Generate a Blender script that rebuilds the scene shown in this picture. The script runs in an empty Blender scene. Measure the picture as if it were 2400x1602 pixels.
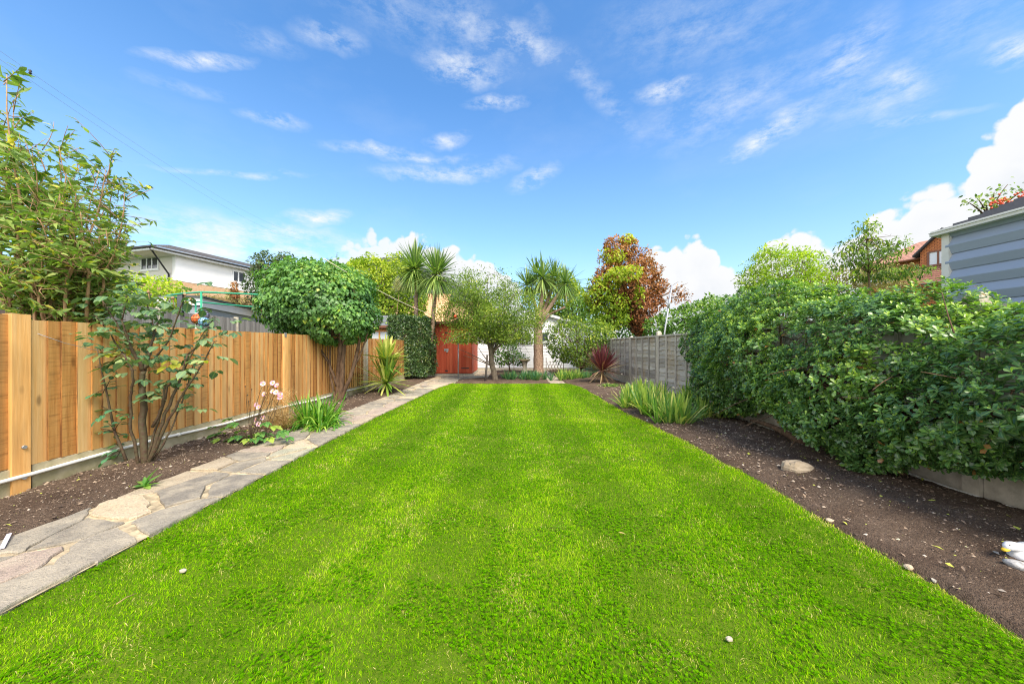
import bpy, math, random
import numpy as np
from mathutils import Vector, Matrix

random.seed(7)
RNG = np.random.default_rng(11)
SC = bpy.context.scene
COL = SC.collection
H = 1.15            # camera height
F = 800.0           # focal length in photo pixels (photo 2400 wide)
HOR = 812.0         # horizon row

def W(x, y, Z):     # photo pixel + distance along the garden -> world point
    return Vector(((x-1200.0)/F*Z, Z, H-(y-HOR)/F*Z))
def G(x, y, z=0.0):
    Z = F*(H-z)/(y-HOR)
    return Vector(((x-1200.0)/F*Z, Z, z))

# ------------------------------------------------------------------ noise
def _hash(ix, iy, iz, seed):
    h = (ix.astype(np.int64)*374761393 + iy.astype(np.int64)*668265263 + iz.astype(np.int64)*2147483647 + seed*974711) & 0x7fffffff
    h = ((h ^ (h >> 13))*1274126177) & 0x7fffffff
    h = h ^ (h >> 16)
    return (h & 0xffff)/65535.0
def vnoise(p, seed=0):
    p = np.asarray(p, float)
    if p.shape[-1] == 2:
        p = np.concatenate([p, np.zeros(p.shape[:-1]+(1,))], -1)
    i = np.floor(p); f = p-i; f = f*f*(3-2*f)
    r = 0
    for dx in (0, 1):
        for dy in (0, 1):
            for dz in (0, 1):
                w = (f[..., 0] if dx else 1-f[..., 0])*(f[..., 1] if dy else 1-f[..., 1])*(f[..., 2] if dz else 1-f[..., 2])
                r = r + w*_hash(i[..., 0]+dx, i[..., 1]+dy, i[..., 2]+dz, seed)
    return r
def nrm(a):
    return a/np.maximum(np.linalg.norm(a, axis=-1, keepdims=True), 1e-9)
def rdir(n):
    return nrm(RNG.normal(size=(n, 3)))

# ------------------------------------------------------------------ objects
ORG = {}
def thing(name, label, cat, loc=(0, 0, 0), group=None):
    o = bpy.data.objects.new(name, None); COL.objects.link(o)
    o.empty_display_size = 0.1
    o.location = loc
    o['label'] = label; o['category'] = cat
    if group: o['group'] = group
    ORG[o.name] = Vector(loc)
    return o
def tag(o, label, cat, group=None):
    o['label'] = label; o['category'] = cat
    if group: o['group'] = group
    return o
def link_mesh(name, me, mats, parent, org):
    o = bpy.data.objects.new(name, me); COL.objects.link(o)
    for m in (mats if isinstance(mats, (list, tuple)) else [mats]): me.materials.append(m)
    if parent is not None:
        o.parent = parent
    else:
        o.location = org
    ORG[o.name] = Vector(org)
    return o
def dup(root, loc, rotz=0.0, label=None, scale=1.0):
    r = root.copy(); COL.objects.link(r); r.location = loc; r.rotation_euler = (0, 0, rotz); r.scale = (scale,)*3
    if label: r['label'] = label
    for ch in list(root.children):
        c = ch.copy(); COL.objects.link(c); c.parent = r
        for g in ch.children:
            d = g.copy(); COL.objects.link(d); d.parent = c
    return r

class MB:
    """general mesh builder"""
    def __init__(s): s.v = []; s.f = []; s.a = []; s.m = []; s.sm = []
    def add(s, vs, fs, var=0.5, mi=0, smooth=False):
        b = len(s.v)
        s.v += [tuple(v) for v in vs]; s.a += [var]*len(vs)
        for f in fs:
            s.f.append([b+i for i in f]); s.m.append(mi); s.sm.append(smooth)
    def box(s, x, y, z, o=(0, 0), ax=(1, 0), ay=(0, 1), var=0.5, mi=0):
        vs = []
        for zz in z:
            for yy in y:
                for xx in x:
                    vs.append((o[0]+ax[0]*xx+ay[0]*yy, o[1]+ax[1]*xx+ay[1]*yy, zz))
        s.add(vs, [(0, 2, 3, 1), (4, 5, 7, 6), (0, 1, 5, 4), (2, 6, 7, 3), (0, 4, 6, 2), (1, 3, 7, 5)], var, mi)
    def tube(s, pts, r, n=6, var=0.5, mi=0, cap=True):
        pts = [Vector(p) for p in pts]
        k = len(pts)
        if not isinstance(r, (list, tuple)): r = [r]*k
        elif len(r) == 2 and k != 2: r = [r[0]+(r[1]-r[0])*i/(k-1) for i in range(k)]
        vs = []; up = Vector((0.13, 0.31, 1)).normalized(); prev = None
        for i, p in enumerate(pts):
            d = (pts[min(i+1, k-1)]-pts[max(i-1, 0)])
            if d.length < 1e-7: d = Vector((0, 0, 1))
            d.normalize()
            if prev is None:
                a = d.cross(up)
                if a.length < 0.05: a = d.cross(Vector((1, 0, 0)))
            else:
                a = prev-d*prev.dot(d)
                if a.length < 1e-4: a = d.cross(up)
            a.normalize(); prev = a; b = d.cross(a)
            for j in range(n):
                t = 2*math.pi*j/n
                vs.append(p+(a*math.cos(t)+b*math.sin(t))*r[i])
        fs = []
        for i in range(k-1):
            for j in range(n):
                j2 = (j+1) % n
                fs.append((i*n+j, i*n+j2, (i+1)*n+j2, (i+1)*n+j))
        s.add(vs, fs, var, mi, True)
        if cap and n > 3:
            b = len(s.v)-len(vs)
            s.f.append([b+j for j in range(n)][::-1]); s.m.append(mi); s.sm.append(False)
            s.f.append([b+(k-1)*n+j for j in range(n)]); s.m.append(mi); s.sm.append(False)
    def lathe(s, prof, c, n=20, var=0.5, mi=0):
        vs = []; fs = []
        for (r, z) in prof:
            for j in range(n):
                t = 2*math.pi*j/n
                vs.append((c[0]+r*math.cos(t), c[1]+r*math.sin(t), c[2]+z))
        for i in range(len(prof)-1):
            for j in range(n):
                j2 = (j+1) % n
                fs.append((i*n+j, i*n+j2, (i+1)*n+j2, (i+1)*n+j))
        fs.append(list(range(n))[::-1]); fs.append([(len(prof)-1)*n+j for j in range(n)])
        s.add(vs, fs, var, mi, True)
    def ball(s, c, r, nu=12, nv=8, var=0.5, mi=0, jit=0.0, seed=1):
        rr = random.Random(seed)
        if not isinstance(r, (tuple, list)): r = (r, r, r)
        vs = []; fs = []
        for i in range(nv+1):
            ph = math.pi*i/nv
            for j in range(nu):
                th = 2*math.pi*j/nu
                k = 1+jit*(rr.random()-.5)*2
                vs.append((c[0]+r[0]*k*math.sin(ph)*math.cos(th), c[1]+r[1]*k*math.sin(ph)*math.sin(th), c[2]+r[2]*k*math.cos(ph)))
        for i in range(nv):
            for j in range(nu):
                j2 = (j+1) % nu
                fs.append((i*nu+j, (i+1)*nu+j, (i+1)*nu+j2, i*nu+j2))
        s.add(vs, fs, var, mi, jit == 0)
    def build(s, name, mats, parent=None, loc=None):
        org = ORG[parent.name] if parent is not None else Vector(loc or (0, 0, 0))
        me = bpy.data.meshes.new(name)
        me.from_pydata([(v[0]-org[0], v[1]-org[1], v[2]-org[2]) for v in s.v], [], s.f)
        at = me.attributes.new('var', 'FLOAT', 'POINT'); at.data.foreach_set('value', np.array(s.a, np.float32))
        me.polygons.foreach_set('material_index', np.array(s.m, np.int32))
        me.polygons.foreach_set('use_smooth', np.array(s.sm, bool))
        me.update()
        return link_mesh(name, me, mats, parent, org)

class FM:
    """foliage mesh: many small triangles held in numpy arrays"""
    def __init__(s): s.v = []; s.t = []; s.a = []; s.r = []; s.n = 0
    def put(s, v, tri, var, rib):
        n, T, _ = v.shape
        s.v.append(v.reshape(-1, 3)); s.a.append(np.repeat(var, T)); s.r.append(np.tile(rib, n))
        s.t.append((tri[None]+np.arange(n)[:, None, None]*T).reshape(-1, 3)+s.n); s.n += n*T
    def build(s, name, mats, parent=None, loc=None, kind=None):
        org = ORG[parent.name] if parent is not None else Vector(loc or (0, 0, 0))
        v = (np.concatenate(s.v)-np.array(org)).astype(np.float32); t = np.concatenate(s.t).astype(np.int32)
        me = bpy.data.meshes.new(name)
        me.vertices.add(len(v)); me.vertices.foreach_set('co', v.ravel())
        me.loops.add(t.size); me.loops.foreach_set('vertex_index', t.ravel())
        me.polygons.add(len(t)); me.polygons.foreach_set('loop_start', np.arange(0, t.size, 3, dtype=np.int32))
        at = me.attributes.new('var', 'FLOAT', 'POINT'); at.data.foreach_set('value', np.concatenate(s.a).astype(np.float32))
        at = me.attributes.new('rib', 'FLOAT', 'POINT'); at.data.foreach_set('value', np.concatenate(s.r).astype(np.float32))
        me.update(calc_edges=True)
        return link_mesh(name, me, mats, parent, org)

def _tmpl(rows):
    ts = [(0., 0.)]
    for t, w in rows: ts += [(t, -w), (t, 0.), (t, w)]
    ts.append((1., 0.)); k = len(rows)
    tri = [(0, 1, 2), (0, 2, 3)]
    for i in range(k-1):
        a = 1+3*i; b = a+3
        tri += [(a, b, b+1), (a, b+1, a+1), (a+1, b+1, b+2), (a+1, b+2, a+2)]
    a = 1+3*(k-1); e = 1+3*k
    tri += [(a, e, a+1), (a+1, e, a+2)]
    return np.array(ts), np.array(tri)
TM = {'oval': _tmpl([(.28, .85), (.65, .95)]), 'obov': _tmpl([(.4, .62), (.78, 1.)]), 'lance': _tmpl([(.3, 1.), (.65, .7)]),
      'heart': _tmpl([(.18, .95), (.55, .85)]),
      'dia': (np.array([(0., 0.), (.45, -1.), (1., 0.), (.45, 1.)]), np.array([(0, 1, 2), (0, 2, 3)])),
      'lobed': _tmpl([(.15, .8), (.3, .55), (.42, 1.05), (.6, .6), (.72, .55)])}
def leaves(fm, P, D, N, L, Wd, shape='oval', var=None, bend=.25, fold=.25):
    n = len(P)
    if n == 0: return
    ts, tri = TM[shape]
    L = np.broadcast_to(L, n).astype(float); Wd = np.broadcast_to(Wd, n).astype(float)
    D = nrm(D); N = nrm(N-D*np.sum(D*N, 1, keepdims=True)+1e-6); S = np.cross(D, N)
    t = ts[:, 0][None, :, None]; s = ts[:, 1][None, :, None]
    L3 = L[:, None, None]; W3 = (Wd*.5)[:, None, None]
    v = P[:, None]+D[:, None]*L3*t+S[:, None]*W3*s+N[:, None]*(np.abs(s)*W3*fold-bend*L3*t*t)
    if var is None: var = RNG.random(n)
    fm.put(v, tri, np.clip(var, 0, 1), np.abs(ts[:, 1]))
def straps(fm, P, D, L, Wd, droop, var=None, rows=7, prof=None, side=None):
    n = len(P)
    L = np.broadcast_to(L, n).astype(float); Wd = np.broadcast_to(Wd, n).astype(float); droop = np.broadcast_to(droop, n).astype(float)
    D = nrm(D)
    if side is None: side = np.cross(D, np.array([0, 0, 1.]))+RNG.normal(size=(n, 3))*.15
    S = nrm(side)
    t = np.linspace(0, 1, rows)
    w = prof(t) if prof else np.minimum(1, .55+t*1.6)*np.sqrt(np.maximum(1-t**2.2, 0.0004))
    c = P[:, None]+D[:, None]*(L[:, None]*t[None])[..., None]
    c[..., 2] -= (droop*L)[:, None]*(t**2)[None]
    # pull drooping tips in a little
    hor = D.copy(); hor[:, 2] = 0
    c -= hor[:, None]*((droop*L*.35)[:, None]*(t**2.4)[None])[..., None]
    off = S[:, None]*(Wd[:, None]*.5*w[None])[..., None]
    v = np.stack([c-off, c+off], 2).reshape(n, rows*2, 3)
    tri = []
    for i in range(rows-1):
        a = 2*i; tri += [(a, a+1, a+3), (a, a+3, a+2)]
    if var is None: var = RNG.random(n)
    fm.put(v, np.array(tri), np.clip(var, 0, 1), np.ones(rows*2))

# ------------------------------------------------------------------ materials
def newmat(name):
    m = bpy.data.materials.new(name); m.use_nodes = True
    nt = m.node_tree; nt.nodes.clear()
    out = nt.nodes.new('ShaderNodeOutputMaterial')
    return m, nt, out
def nd(nt, typ, ins=None, **kw):
    n = nt.nodes.new(typ)
    for k, v in kw.items(): setattr(n, k, v)
    for k, v in (ins or {}).items():
        if isinstance(v, bpy.types.NodeSocket): nt.links.new(v, n.inputs[k])
        else: n.inputs[k].default_value = v
    return n
def c4(c): return (c[0], c[1], c[2], 1.0)
def ramp(nt, fac, stops, interp='LINEAR'):
    n = nt.nodes.new('ShaderNodeValToRGB'); cr = n.color_ramp; cr.interpolation = interp
    while len(cr.elements) < len(stops): cr.elements.new(0.5)
    for e, (p, c) in zip(cr.elements, stops):
        e.position = p; e.color = c4(c) if not isinstance(c, (int, float)) else (c, c, c, 1)
    nt.links.new(fac, n.inputs[0]); return n.outputs[0]
def mixc(nt, fac, a, b, mode='MIX'):
    n = nt.nodes.new('ShaderNodeMix'); n.data_type = 'RGBA'; n.blend_type = mode
    for i, v in ((0, fac), (6, a), (7, b)):
        if isinstance(v, bpy.types.NodeSocket): nt.links.new(v, n.inputs[i])
        else: n.inputs[i].default_value = v if i == 0 else c4(v)
    return n.outputs[2]
def math_(nt, op, a, b=0.0, c=0.0, clamp=False):
    n = nt.nodes.new('ShaderNodeMath'); n.operation = op; n.use_clamp = clamp
    for i, v in enumerate((a, b, c)):
        if isinstance(v, bpy.types.NodeSocket): nt.links.new(v, n.inputs[i])
        else: n.inputs[i].default_value = v
    return n.outputs[0]
def noise(nt, vec, scale, detail=3, rough=.55, dim='3D'):
    n = nd(nt, 'ShaderNodeTexNoise', {'Scale': scale, 'Detail': detail, 'Roughness': rough})
    if vec is not None: nt.links.new(vec, n.inputs['Vector'])
    return n.outputs[0]
def objco(nt, scale=(1, 1, 1)):
    tc = nd(nt, 'ShaderNodeTexCoord')
    mp = nd(nt, 'ShaderNodeMapping', {'Vector': tc.outputs['Object'], 'Scale': scale})
    return mp.outputs[0]
def attr(nt, name): return nd(nt, 'ShaderNodeAttribute', attribute_name=name).outputs['Fac']

def leafmat(name, stops, rough=.45, trans=.3, rib=0.0, spec=.4, tcol=1.5):
    m, nt, out = newmat(name)
    col = ramp(nt, attr(nt, 'var'), stops)
    if rib:
        f = ramp(nt, attr(nt, 'rib'), [(0, 1.0), (.22, 0.0)])
        f = math_(nt, 'MULTIPLY', f, rib)
        col = mixc(nt, f, col, (.32, .42, .12))
    p = nd(nt, 'ShaderNodeBsdfPrincipled', {'Base Color': col, 'Roughness': rough, 'Specular IOR Level': spec})
    tc = mixc(nt, 1.0, col, (1.0*tcol, 1.25*tcol, .45*tcol), 'MULTIPLY')
    t = nd(nt, 'ShaderNodeBsdfTranslucent', {'Color': tc})
    mx = nd(nt, 'ShaderNodeMixShader', {0: trans, 1: p.outputs[0], 2: t.outputs[0]})
    nt.links.new(mx.outputs[0], out.inputs[0]); return m
def plain(name, col, rough=.6, spec=.4, var=0.0, nscale=12, bump=0.0, metal=0.0, stretch=(1, 1, 1), col2=None, emit=None):
    m, nt, out = newmat(name)
    co = objco(nt, stretch)
    n = noise(nt, co, nscale, 5, .6)
    c2 = col2 or tuple(x*.72 for x in col)
    f = ramp(nt, n, [(.35, 0.0), (.68, 1.0)])
    c = mixc(nt, f, col, c2) if (var or col2) else mixc(nt, 0.0, col, col)
    if var and not col2:
        c = mixc(nt, math_(nt, 'MULTIPLY', f, var), col, c2)
    p = nd(nt, 'ShaderNodeBsdfPrincipled', {'Base Color': c, 'Roughness': rough, 'Specular IOR Level': spec, 'Metallic': metal})
    if bump:
        b = nd(nt, 'ShaderNodeBump', {'Strength': bump, 'Distance': .02, 'Height': n}); nt.links.new(b.outputs[0], p.inputs['Normal'])
    nt.links.new(p.outputs[0], out.inputs[0]); return m
def wood(name, stops, grain=(40, 40, 2.0), saw=0.0, rough=.7, stain=None, knots=True, bump=.25):
    m, nt, out = newmat(name)
    v = attr(nt, 'var')
    tc = nd(nt, 'ShaderNodeTexCoord').outputs['Object']
    off = nd(nt, 'ShaderNodeVectorMath', {0: tc}, operation='ADD')
    cmb = nd(nt, 'ShaderNodeCombineXYZ', {0: math_(nt, 'MULTIPLY', v, 37.0), 1: math_(nt, 'MULTIPLY', v, 11.0), 2: math_(nt, 'MULTIPLY', v, 53.0)})
    nt.links.new(cmb.outputs[0], off.inputs[1])
    mp = nd(nt, 'ShaderNodeMapping', {'Vector': off.outputs[0], 'Scale': grain}).outputs[0]
    g = noise(nt, mp, 1.0, 5, .62)
    mp2 = nd(nt, 'ShaderNodeMapping', {'Vector': off.outputs[0], 'Scale': tuple(x*.16 for x in grain)}).outputs[0]
    g2 = noise(nt, mp2, 1.0, 3, .5)
    f = math_(nt, 'ADD', math_(nt, 'MULTIPLY', g, .45), math_(nt, 'ADD', math_(nt, 'MULTIPLY', g2, .35), math_(nt, 'MULTIPLY', v, .34)))
    c = ramp(nt, f, stops)
    if knots:
        vo = nd(nt, 'ShaderNodeTexVoronoi', {'Vector': nd(nt, 'ShaderNodeMapping', {'Vector': off.outputs[0], 'Scale': tuple(5.5 if s > 10 else 2.2 for s in grain)}).outputs[0], 'Scale': 1.0})
        k = ramp(nt, vo.outputs['Distance'], [(.05, 1.0), (.13, 0.0)])
        c = mixc(nt, math_(nt, 'MULTIPLY', k, .55), c, tuple(x*.35 for x in stops[0][1]))
    if stain is not None:
        sn = noise(nt, nd(nt, 'ShaderNodeMapping', {'Vector': tc, 'Scale': (2.2, 2.2, .9)}).outputs[0], 1.0, 4, .6)
        c = mixc(nt, math_(nt, 'MULTIPLY', ramp(nt, sn, [(.5, 0.0), (.72, 1.0)]), .65), c, stain)
    h = g
    if saw:
        wv = nd(nt, 'ShaderNodeTexNoise', {'Vector': nd(nt, 'ShaderNodeMapping', {'Vector': off.outputs[0], 'Scale': (5, 5, 75)}).outputs[0], 'Scale': 1.0, 'Detail': 3.0})
        on = ramp(nt, v, [(.30, 1.0), (.42, 0.0)])
        k = math_(nt, 'MULTIPLY', on, math_(nt, 'MULTIPLY', ramp(nt, wv.outputs['Fac'], [(.5, 0.0), (.72, 1.0)]), saw))
        c = mixc(nt, k, c, tuple(x*.55 for x in stops[0][1]))
        h = math_(nt, 'SUBTRACT', g, math_(nt, 'MULTIPLY', k, .6))
    p = nd(nt, 'ShaderNodeBsdfPrincipled', {'Base Color': c, 'Roughness': rough, 'Specular IOR Level': .25})
    b = nd(nt, 'ShaderNodeBump', {'Strength': bump, 'Distance': .01, 'Height': h}); nt.links.new(b.outputs[0], p.inputs['Normal'])
    nt.links.new(p.outputs[0], out.inputs[0]); return m
def brick(name, c1, c2, mortar, scale=1.0, bw=.22, bh=.075, axis='x', rough=.8, ms=.01):
    m, nt, out = newmat(name)
    tc = nd(nt, 'ShaderNodeTexCoord').outputs['Object']
    sp = nd(nt, 'ShaderNodeSeparateXYZ', {0: tc})
    u = math_(nt, 'ADD', sp.outputs[0], sp.outputs[1]) if axis == 'xy' else sp.outputs[0 if axis == 'x' else 1]
    cb = nd(nt, 'ShaderNodeCombineXYZ', {0: u, 1: sp.outputs[2], 2: 0.0})
    b = nd(nt, 'ShaderNodeTexBrick', {'Vector': cb.outputs[0], 'Color1': c4(c1), 'Color2': c4(c2), 'Mortar': c4(mortar), 'Scale': scale, 'Mortar Size': ms, 'Bias': 0.0, 'Brick Width': bw, 'Row Height': bh})
    n = noise(nt, tc, 3.0, 4)
    c = mixc(nt, math_(nt, 'MULTIPLY', ramp(nt, n, [(.4, 0.0), (.7, 1.0)]), .35), b.outputs[0], tuple(x*.6 for x in c1))
    p = nd(nt, 'ShaderNodeBsdfPrincipled', {'Base Color': c, 'Roughness': rough})
    bm = nd(nt, 'ShaderNodeBump', {'Strength': .4, 'Distance': .01, 'Height': b.outputs['Fac']}, invert=True); nt.links.new(bm.outputs[0], p.inputs['Normal'])
    nt.links.new(p.outputs[0], out.inputs[0]); return m
M = {}
M['bark'] = plain('bark_brown', (.16, .10, .06), .85, .2, 0, 30, .6, col2=(.07, .045, .03), stretch=(1, 1, .3))
M['bark_grey'] = plain('bark_grey', (.20, .16, .12), .85, .2, 0, 30, .6, col2=(.08, .065, .05), stretch=(1, 1, .3))
M['stem_tan'] = plain('stem_tan', (.42, .27, .15), .8, .2, 0, 25, .4, col2=(.22, .13, .07), stretch=(1, 1, .3))
M['cane'] = plain('rose_cane', (.085, .075, .038), .7, .3, 0, 40, .4, col2=(.075, .038, .026))
M['palmbark'] = plain('palm_bark', (.40, .28, .20), .9, .15, 0, 26, 1.0, col2=(.13, .08, .06), stretch=(1, 1, .8))
M['twig'] = plain('twig', (.15, .10, .06), .85, .2, 0, 30, 0, col2=(.09, .06, .04))
M['white_paint'] = plain('white_paint', (.78, .79, .80), .5, .4, .35, 3, .05)
M['white_pvc'] = plain('white_pvc', (.78, .76, .70), .35, .5, .25, 9)
M['concrete'] = plain('concrete', (.52, .47, .38), .9, .2, 0, 14, .35, col2=(.36, .325, .26))
M['concrete_moss'] = plain('mossy_concrete', (.46, .40, .27), .9, .2, 0, 7, .35, col2=(.29, .26, .14))
M['glass'] = plain('window_glass', (.045, .055, .07), .08, .5, .3, 2)
M['glass_pale'] = plain('pale_window_glass', (.50, .54, .58), .1, .8, .2, 2)
M['black'] = plain('black_plastic', (.02, .02, .022), .4, .5)
M['steel'] = plain('galvanised_steel', (.42, .43, .45), .4, .5, .3, 20, metal=.6)

# ------------------------------------------------------------------ camera, sun, sky
cam = bpy.data.cameras.new('camera'); co = bpy.data.objects.new('camera', cam); COL.objects.link(co)
co.location = (0, 0, H); co.rotation_euler = (math.radians(90), 0, 0)
cam.sensor_width = 36; cam.lens = 36*F/2400; cam.shift_y = (HOR-801)/2400; cam.clip_start = .05; cam.clip_end = 2000
SC.camera = co
SUN_EL, SUN_AZ = math.radians(52), math.radians(156)   # azimuth clockwise from the view direction
sdir = Vector((math.cos(SUN_EL)*math.sin(SUN_AZ), math.cos(SUN_EL)*math.cos(SUN_AZ), math.sin(SUN_EL)))
sl = bpy.data.lights.new('sun', 'SUN'); so = bpy.data.objects.new('sun', sl); COL.objects.link(so)
sl.energy = 3.6; sl.angle = math.radians(28); sl.color = (1, .91, .76)
so.rotation_euler = (-sdir).to_track_quat('-Z', 'Y').to_euler(); so.location = (4, -8, 12)
SC.view_settings.view_transform = 'Standard'; SC.view_settings.look = 'None'; SC.view_settings.gamma = 1
SC.view_settings.exposure = .99
SC.cycles.use_denoising = True; SC.cycles.denoiser = 'OPENIMAGEDENOISE'; SC.cycles.denoising_prefilter = 'NONE'; SC.cycles.denoising_input_passes = 'RGB_ALBEDO_NORMAL'; SC.cycles.pixel_filter_type = 'BLACKMAN_HARRIS'; SC.cycles.filter_width = 1.1
SC.cycles.max_bounces = 6; SC.cycles.diffuse_bounces = 3; SC.cycles.glossy_bounces = 2; SC.cycles.transmission_bounces = 4
SC.cycles.use_adaptive_sampling = True; SC.cycles.adaptive_threshold = .006

def azel(x, y):
    dx = (x-1200)/F
    return math.atan(dx), math.atan(((HOR-y)/F)/math.sqrt(1+dx*dx))
def build_world():
    w = bpy.data.worlds.new('World'); SC.world = w; w.use_nodes = True
    nt = w.node_tree; nt.nodes.clear()
    out = nt.nodes.new('ShaderNodeOutputWorld')
    sky = nd(nt, 'ShaderNodeTexSky', sky_type='NISHITA'); sky.sun_disc = False
    sky.sun_elevation = SUN_EL; sky.sun_rotation = SUN_AZ; sky.air_density = 1.0; sky.dust_density = .6; sky.ozone_density = 1.6
    dirv = nd(nt, 'ShaderNodeTexCoord').outputs['Generated']
    d = nd(nt, 'ShaderNodeVectorMath', {0: dirv}, operation='NORMALIZE').outputs[0]
    sp = nd(nt, 'ShaderNodeSeparateXYZ', {0: d})
    az = math_(nt, 'ARCTAN2', sp.outputs[0], sp.outputs[1]); el = math_(nt, 'ARCSINE', sp.outputs[2])
    ae = nd(nt, 'ShaderNodeCombineXYZ', {0: az, 1: el, 2: 0.0}).outputs[0]
    # clear sky
    hs = nd(nt, 'ShaderNodeHueSaturation', {'Hue': SKY_HUE, 'Saturation': SKY_SAT, 'Value': SKY_VAL, 'Color': sky.outputs[0]})
    col = hs.outputs[0]
    hz = ramp(nt, el, [(0.0, 1.0), (.30, .30), (.62, 0.0)])
    col = mixc(nt, math_(nt, 'MULTIPLY', hz, .58), col, (2.6, 3.55, 4.4))
    # thin high wisps, each at its own place in the sky
    wisps = [(480, 143, 120, 17, 3, .85), (1090, 172, 105, 36, -10, .8), (1235, 105, 120, 40, -12, .55), (1165, 250, 75, 17, 8, .8), (640, 283, 80, 15, -10, .6),
             (890, 352, 130, 15, -3, .75), (1050, 405, 170, 20, 6, .75), (1250, 420, 70, 17, 22, .7), (740, 507, 85, 19, 0, 1.0), (450, 590, 260, 40, 0, 1.0), (660, 545, 200, 20, -6, .9), (1000, 370, 110, 10, 4, .6), (1560, 215, 85, 22, 8, .8),
             (1810, 310, 170, 26, 27, .9), (1990, 140, 150, 55, 48, .62), (2110, 205, 85, 48, -20, .7), (1050, 325, 55, 15, 0, .7), (2130, 285, 200, 11, 8, .55),
             (2390, 95, 90, 34, 15, .85), (545, 405, 170, 8, 0, .6), (520, 560, 300, 44, -2, 1.0), (690, 585, 260, 34, -10, .95), (770, 92, 90, 26, -8, .5),
             (620, 90, 90, 22, -20, .3), (1700, 250, 330, 60, 22, .36), (1400, 210, 260, 26, -40, .3), (450, 215, 110, 14, -8, .3), (1120, 90, 160, 60, -20, .4), (930, 40, 300, 60, -15, .25), (1640, 70, 380, 90, 15, .25), (2250, 60, 260, 70, 20, .25), (2060, 235, 170, 60, 10, .4)]
    warp = nd(nt, 'ShaderNodeTexNoise', {'Vector': d, 'Scale': 6.0, 'Detail': 4.0})
    wv = nd(nt, 'ShaderNodeVectorMath', {0: warp.outputs['Color'], 1: (.5, .5, .5)}, operation='SUBTRACT').outputs[0]
    wv = nd(nt, 'ShaderNodeVectorMath', {0: wv, 'Scale': .085}, operation='SCALE').outputs[0]
    aew = nd(nt, 'ShaderNodeVectorMath', {0: ae, 1: wv}, operation='ADD').outputs[0]
    tot = None
    for (x, y, L, T, ang, op) in wisps:
        a0, e0 = azel(x, y); cs, sn = math.cos(math.radians(ang)), math.sin(math.radians(ang))
        a1, e1 = azel(x+L*cs, y-L*sn); a2, e2 = azel(x-T*sn, y-T*cs)
        mp = nd(nt, 'ShaderNodeMapping', {'Vector': aew, 'Location': (a0, e0, 0), 'Rotation': (0, 0, math.atan2(e1-e0, a1-a0)), 'Scale': (math.hypot(a1-a0, e1-e0)*1.2, math.hypot(a2-a0, e2-e0)*1.5, 1)}, vector_type='TEXTURE')
        ln = nd(nt, 'ShaderNodeVectorMath', {0: mp.outputs[0]}, operation='LENGTH').outputs['Value']
        g = math_(nt, 'MULTIPLY', math_(nt, 'SUBTRACT', 1.0, ln, clamp=True), op)
        tot = g if tot is None else math_(nt, 'MAXIMUM', tot, g)
    fine = noise(nt, nd(nt, 'ShaderNodeMapping', {'Vector': ae, 'Scale': (11, 26, 1), 'Rotation': (0, 0, .12)}).outputs[0], 1.0, 7, .7)
    fm = ramp(nt, fine, [(.40, .0), (.68, 1.0)])
    wk = math_(nt, 'MULTIPLY', math_(nt, 'MULTIPLY', tot, 1.35), fm, clamp=True)
    veil = noise(nt, nd(nt, 'ShaderNodeMapping', {'Vector': ae, 'Scale': (2.2, 5, 1), 'Rotation': (0, 0, -.4)}).outputs[0], 1.0, 6, .6)
    vk = math_(nt, 'MULTIPLY', ramp(nt, veil, [(.5, 0.0), (.8, 1.0)]), .10)
    wk = math_(nt, 'MAXIMUM', wk, vk)
    cw = (4.35, 4.55, 4.75)
    col = mixc(nt, wk, col, cw)
    # cumulus bank: its top follows a skyline of its own
    sky_pts = [(-400, 620), (0, 600), (330, 640), (600, 640), (820, 575), (890, 535), (950, 545), (1010, 560), (1090, 575), (1140, 600), (1195, 640), (1300, 745), (1420, 720), (1500, 640), (1530, 565), (1620, 550), (1680, 578), (1735, 605),
               (1775, 580), (1830, 525), (1880, 510), (1930, 535), (1985, 555), (2050, 510), (2110, 470), (2190, 440), (2255, 410), (2275, 350), (2330, 300), (2370, 230), (2420, 170), (2700, 120)]
    fc = nt.nodes.new('ShaderNodeFloatCurve'); cv = fc.mapping.curves[0]
    A0, A1, E1 = -1.15, 1.15, .7
    pts = []
    for (x, y) in sky_pts:
        a, e = azel(x, y); pts.append(((a-A0)/(A1-A0), e/E1))
    pts = [(0, .95), (.012, .9)]+[p for p in pts if 0.02 < p[0] < .985]+[(.993, .9), (1, .95)]  # both ends lift an added, out-of-view cloud bank for fill light
    while len(cv.points) < len(pts): cv.points.new(.5, .5)
    for p, q in zip(cv.points, pts): p.location = q; p.handle_type = 'AUTO_CLAMPED'
    fc.mapping.update()
    nt.links.new(math_(nt, 'DIVIDE', math_(nt, 'SUBTRACT', az, A0), A1-A0, clamp=True), fc.inputs['Value'])
    top = math_(nt, 'MULTIPLY', fc.outputs[0], E1)
    dd = nd(nt, 'ShaderNodeVectorMath', {0: d, 1: nd(nt, 'ShaderNodeVectorMath', {0: wv, 'Scale': .6}, operation='SCALE').outputs[0]}, operation='ADD').outputs[0]
    b1 = nd(nt, 'ShaderNodeTexVoronoi', {'Vector': dd, 'Scale': 17.0}, feature='F1')
    b2 = nd(nt, 'ShaderNodeTexVoronoi', {'Vector': dd, 'Scale': 46.0}, feature='F1')
    bn = noise(nt, dd, 30.0, 6, .6)
    puff = math_(nt, 'ADD', math_(nt, 'MULTIPLY', math_(nt, 'SUBTRACT', .42, b1.outputs['Distance']), .075), math_(nt, 'MULTIPLY', math_(nt, 'SUBTRACT', .42, b2.outputs['Distance']), .03))
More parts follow.
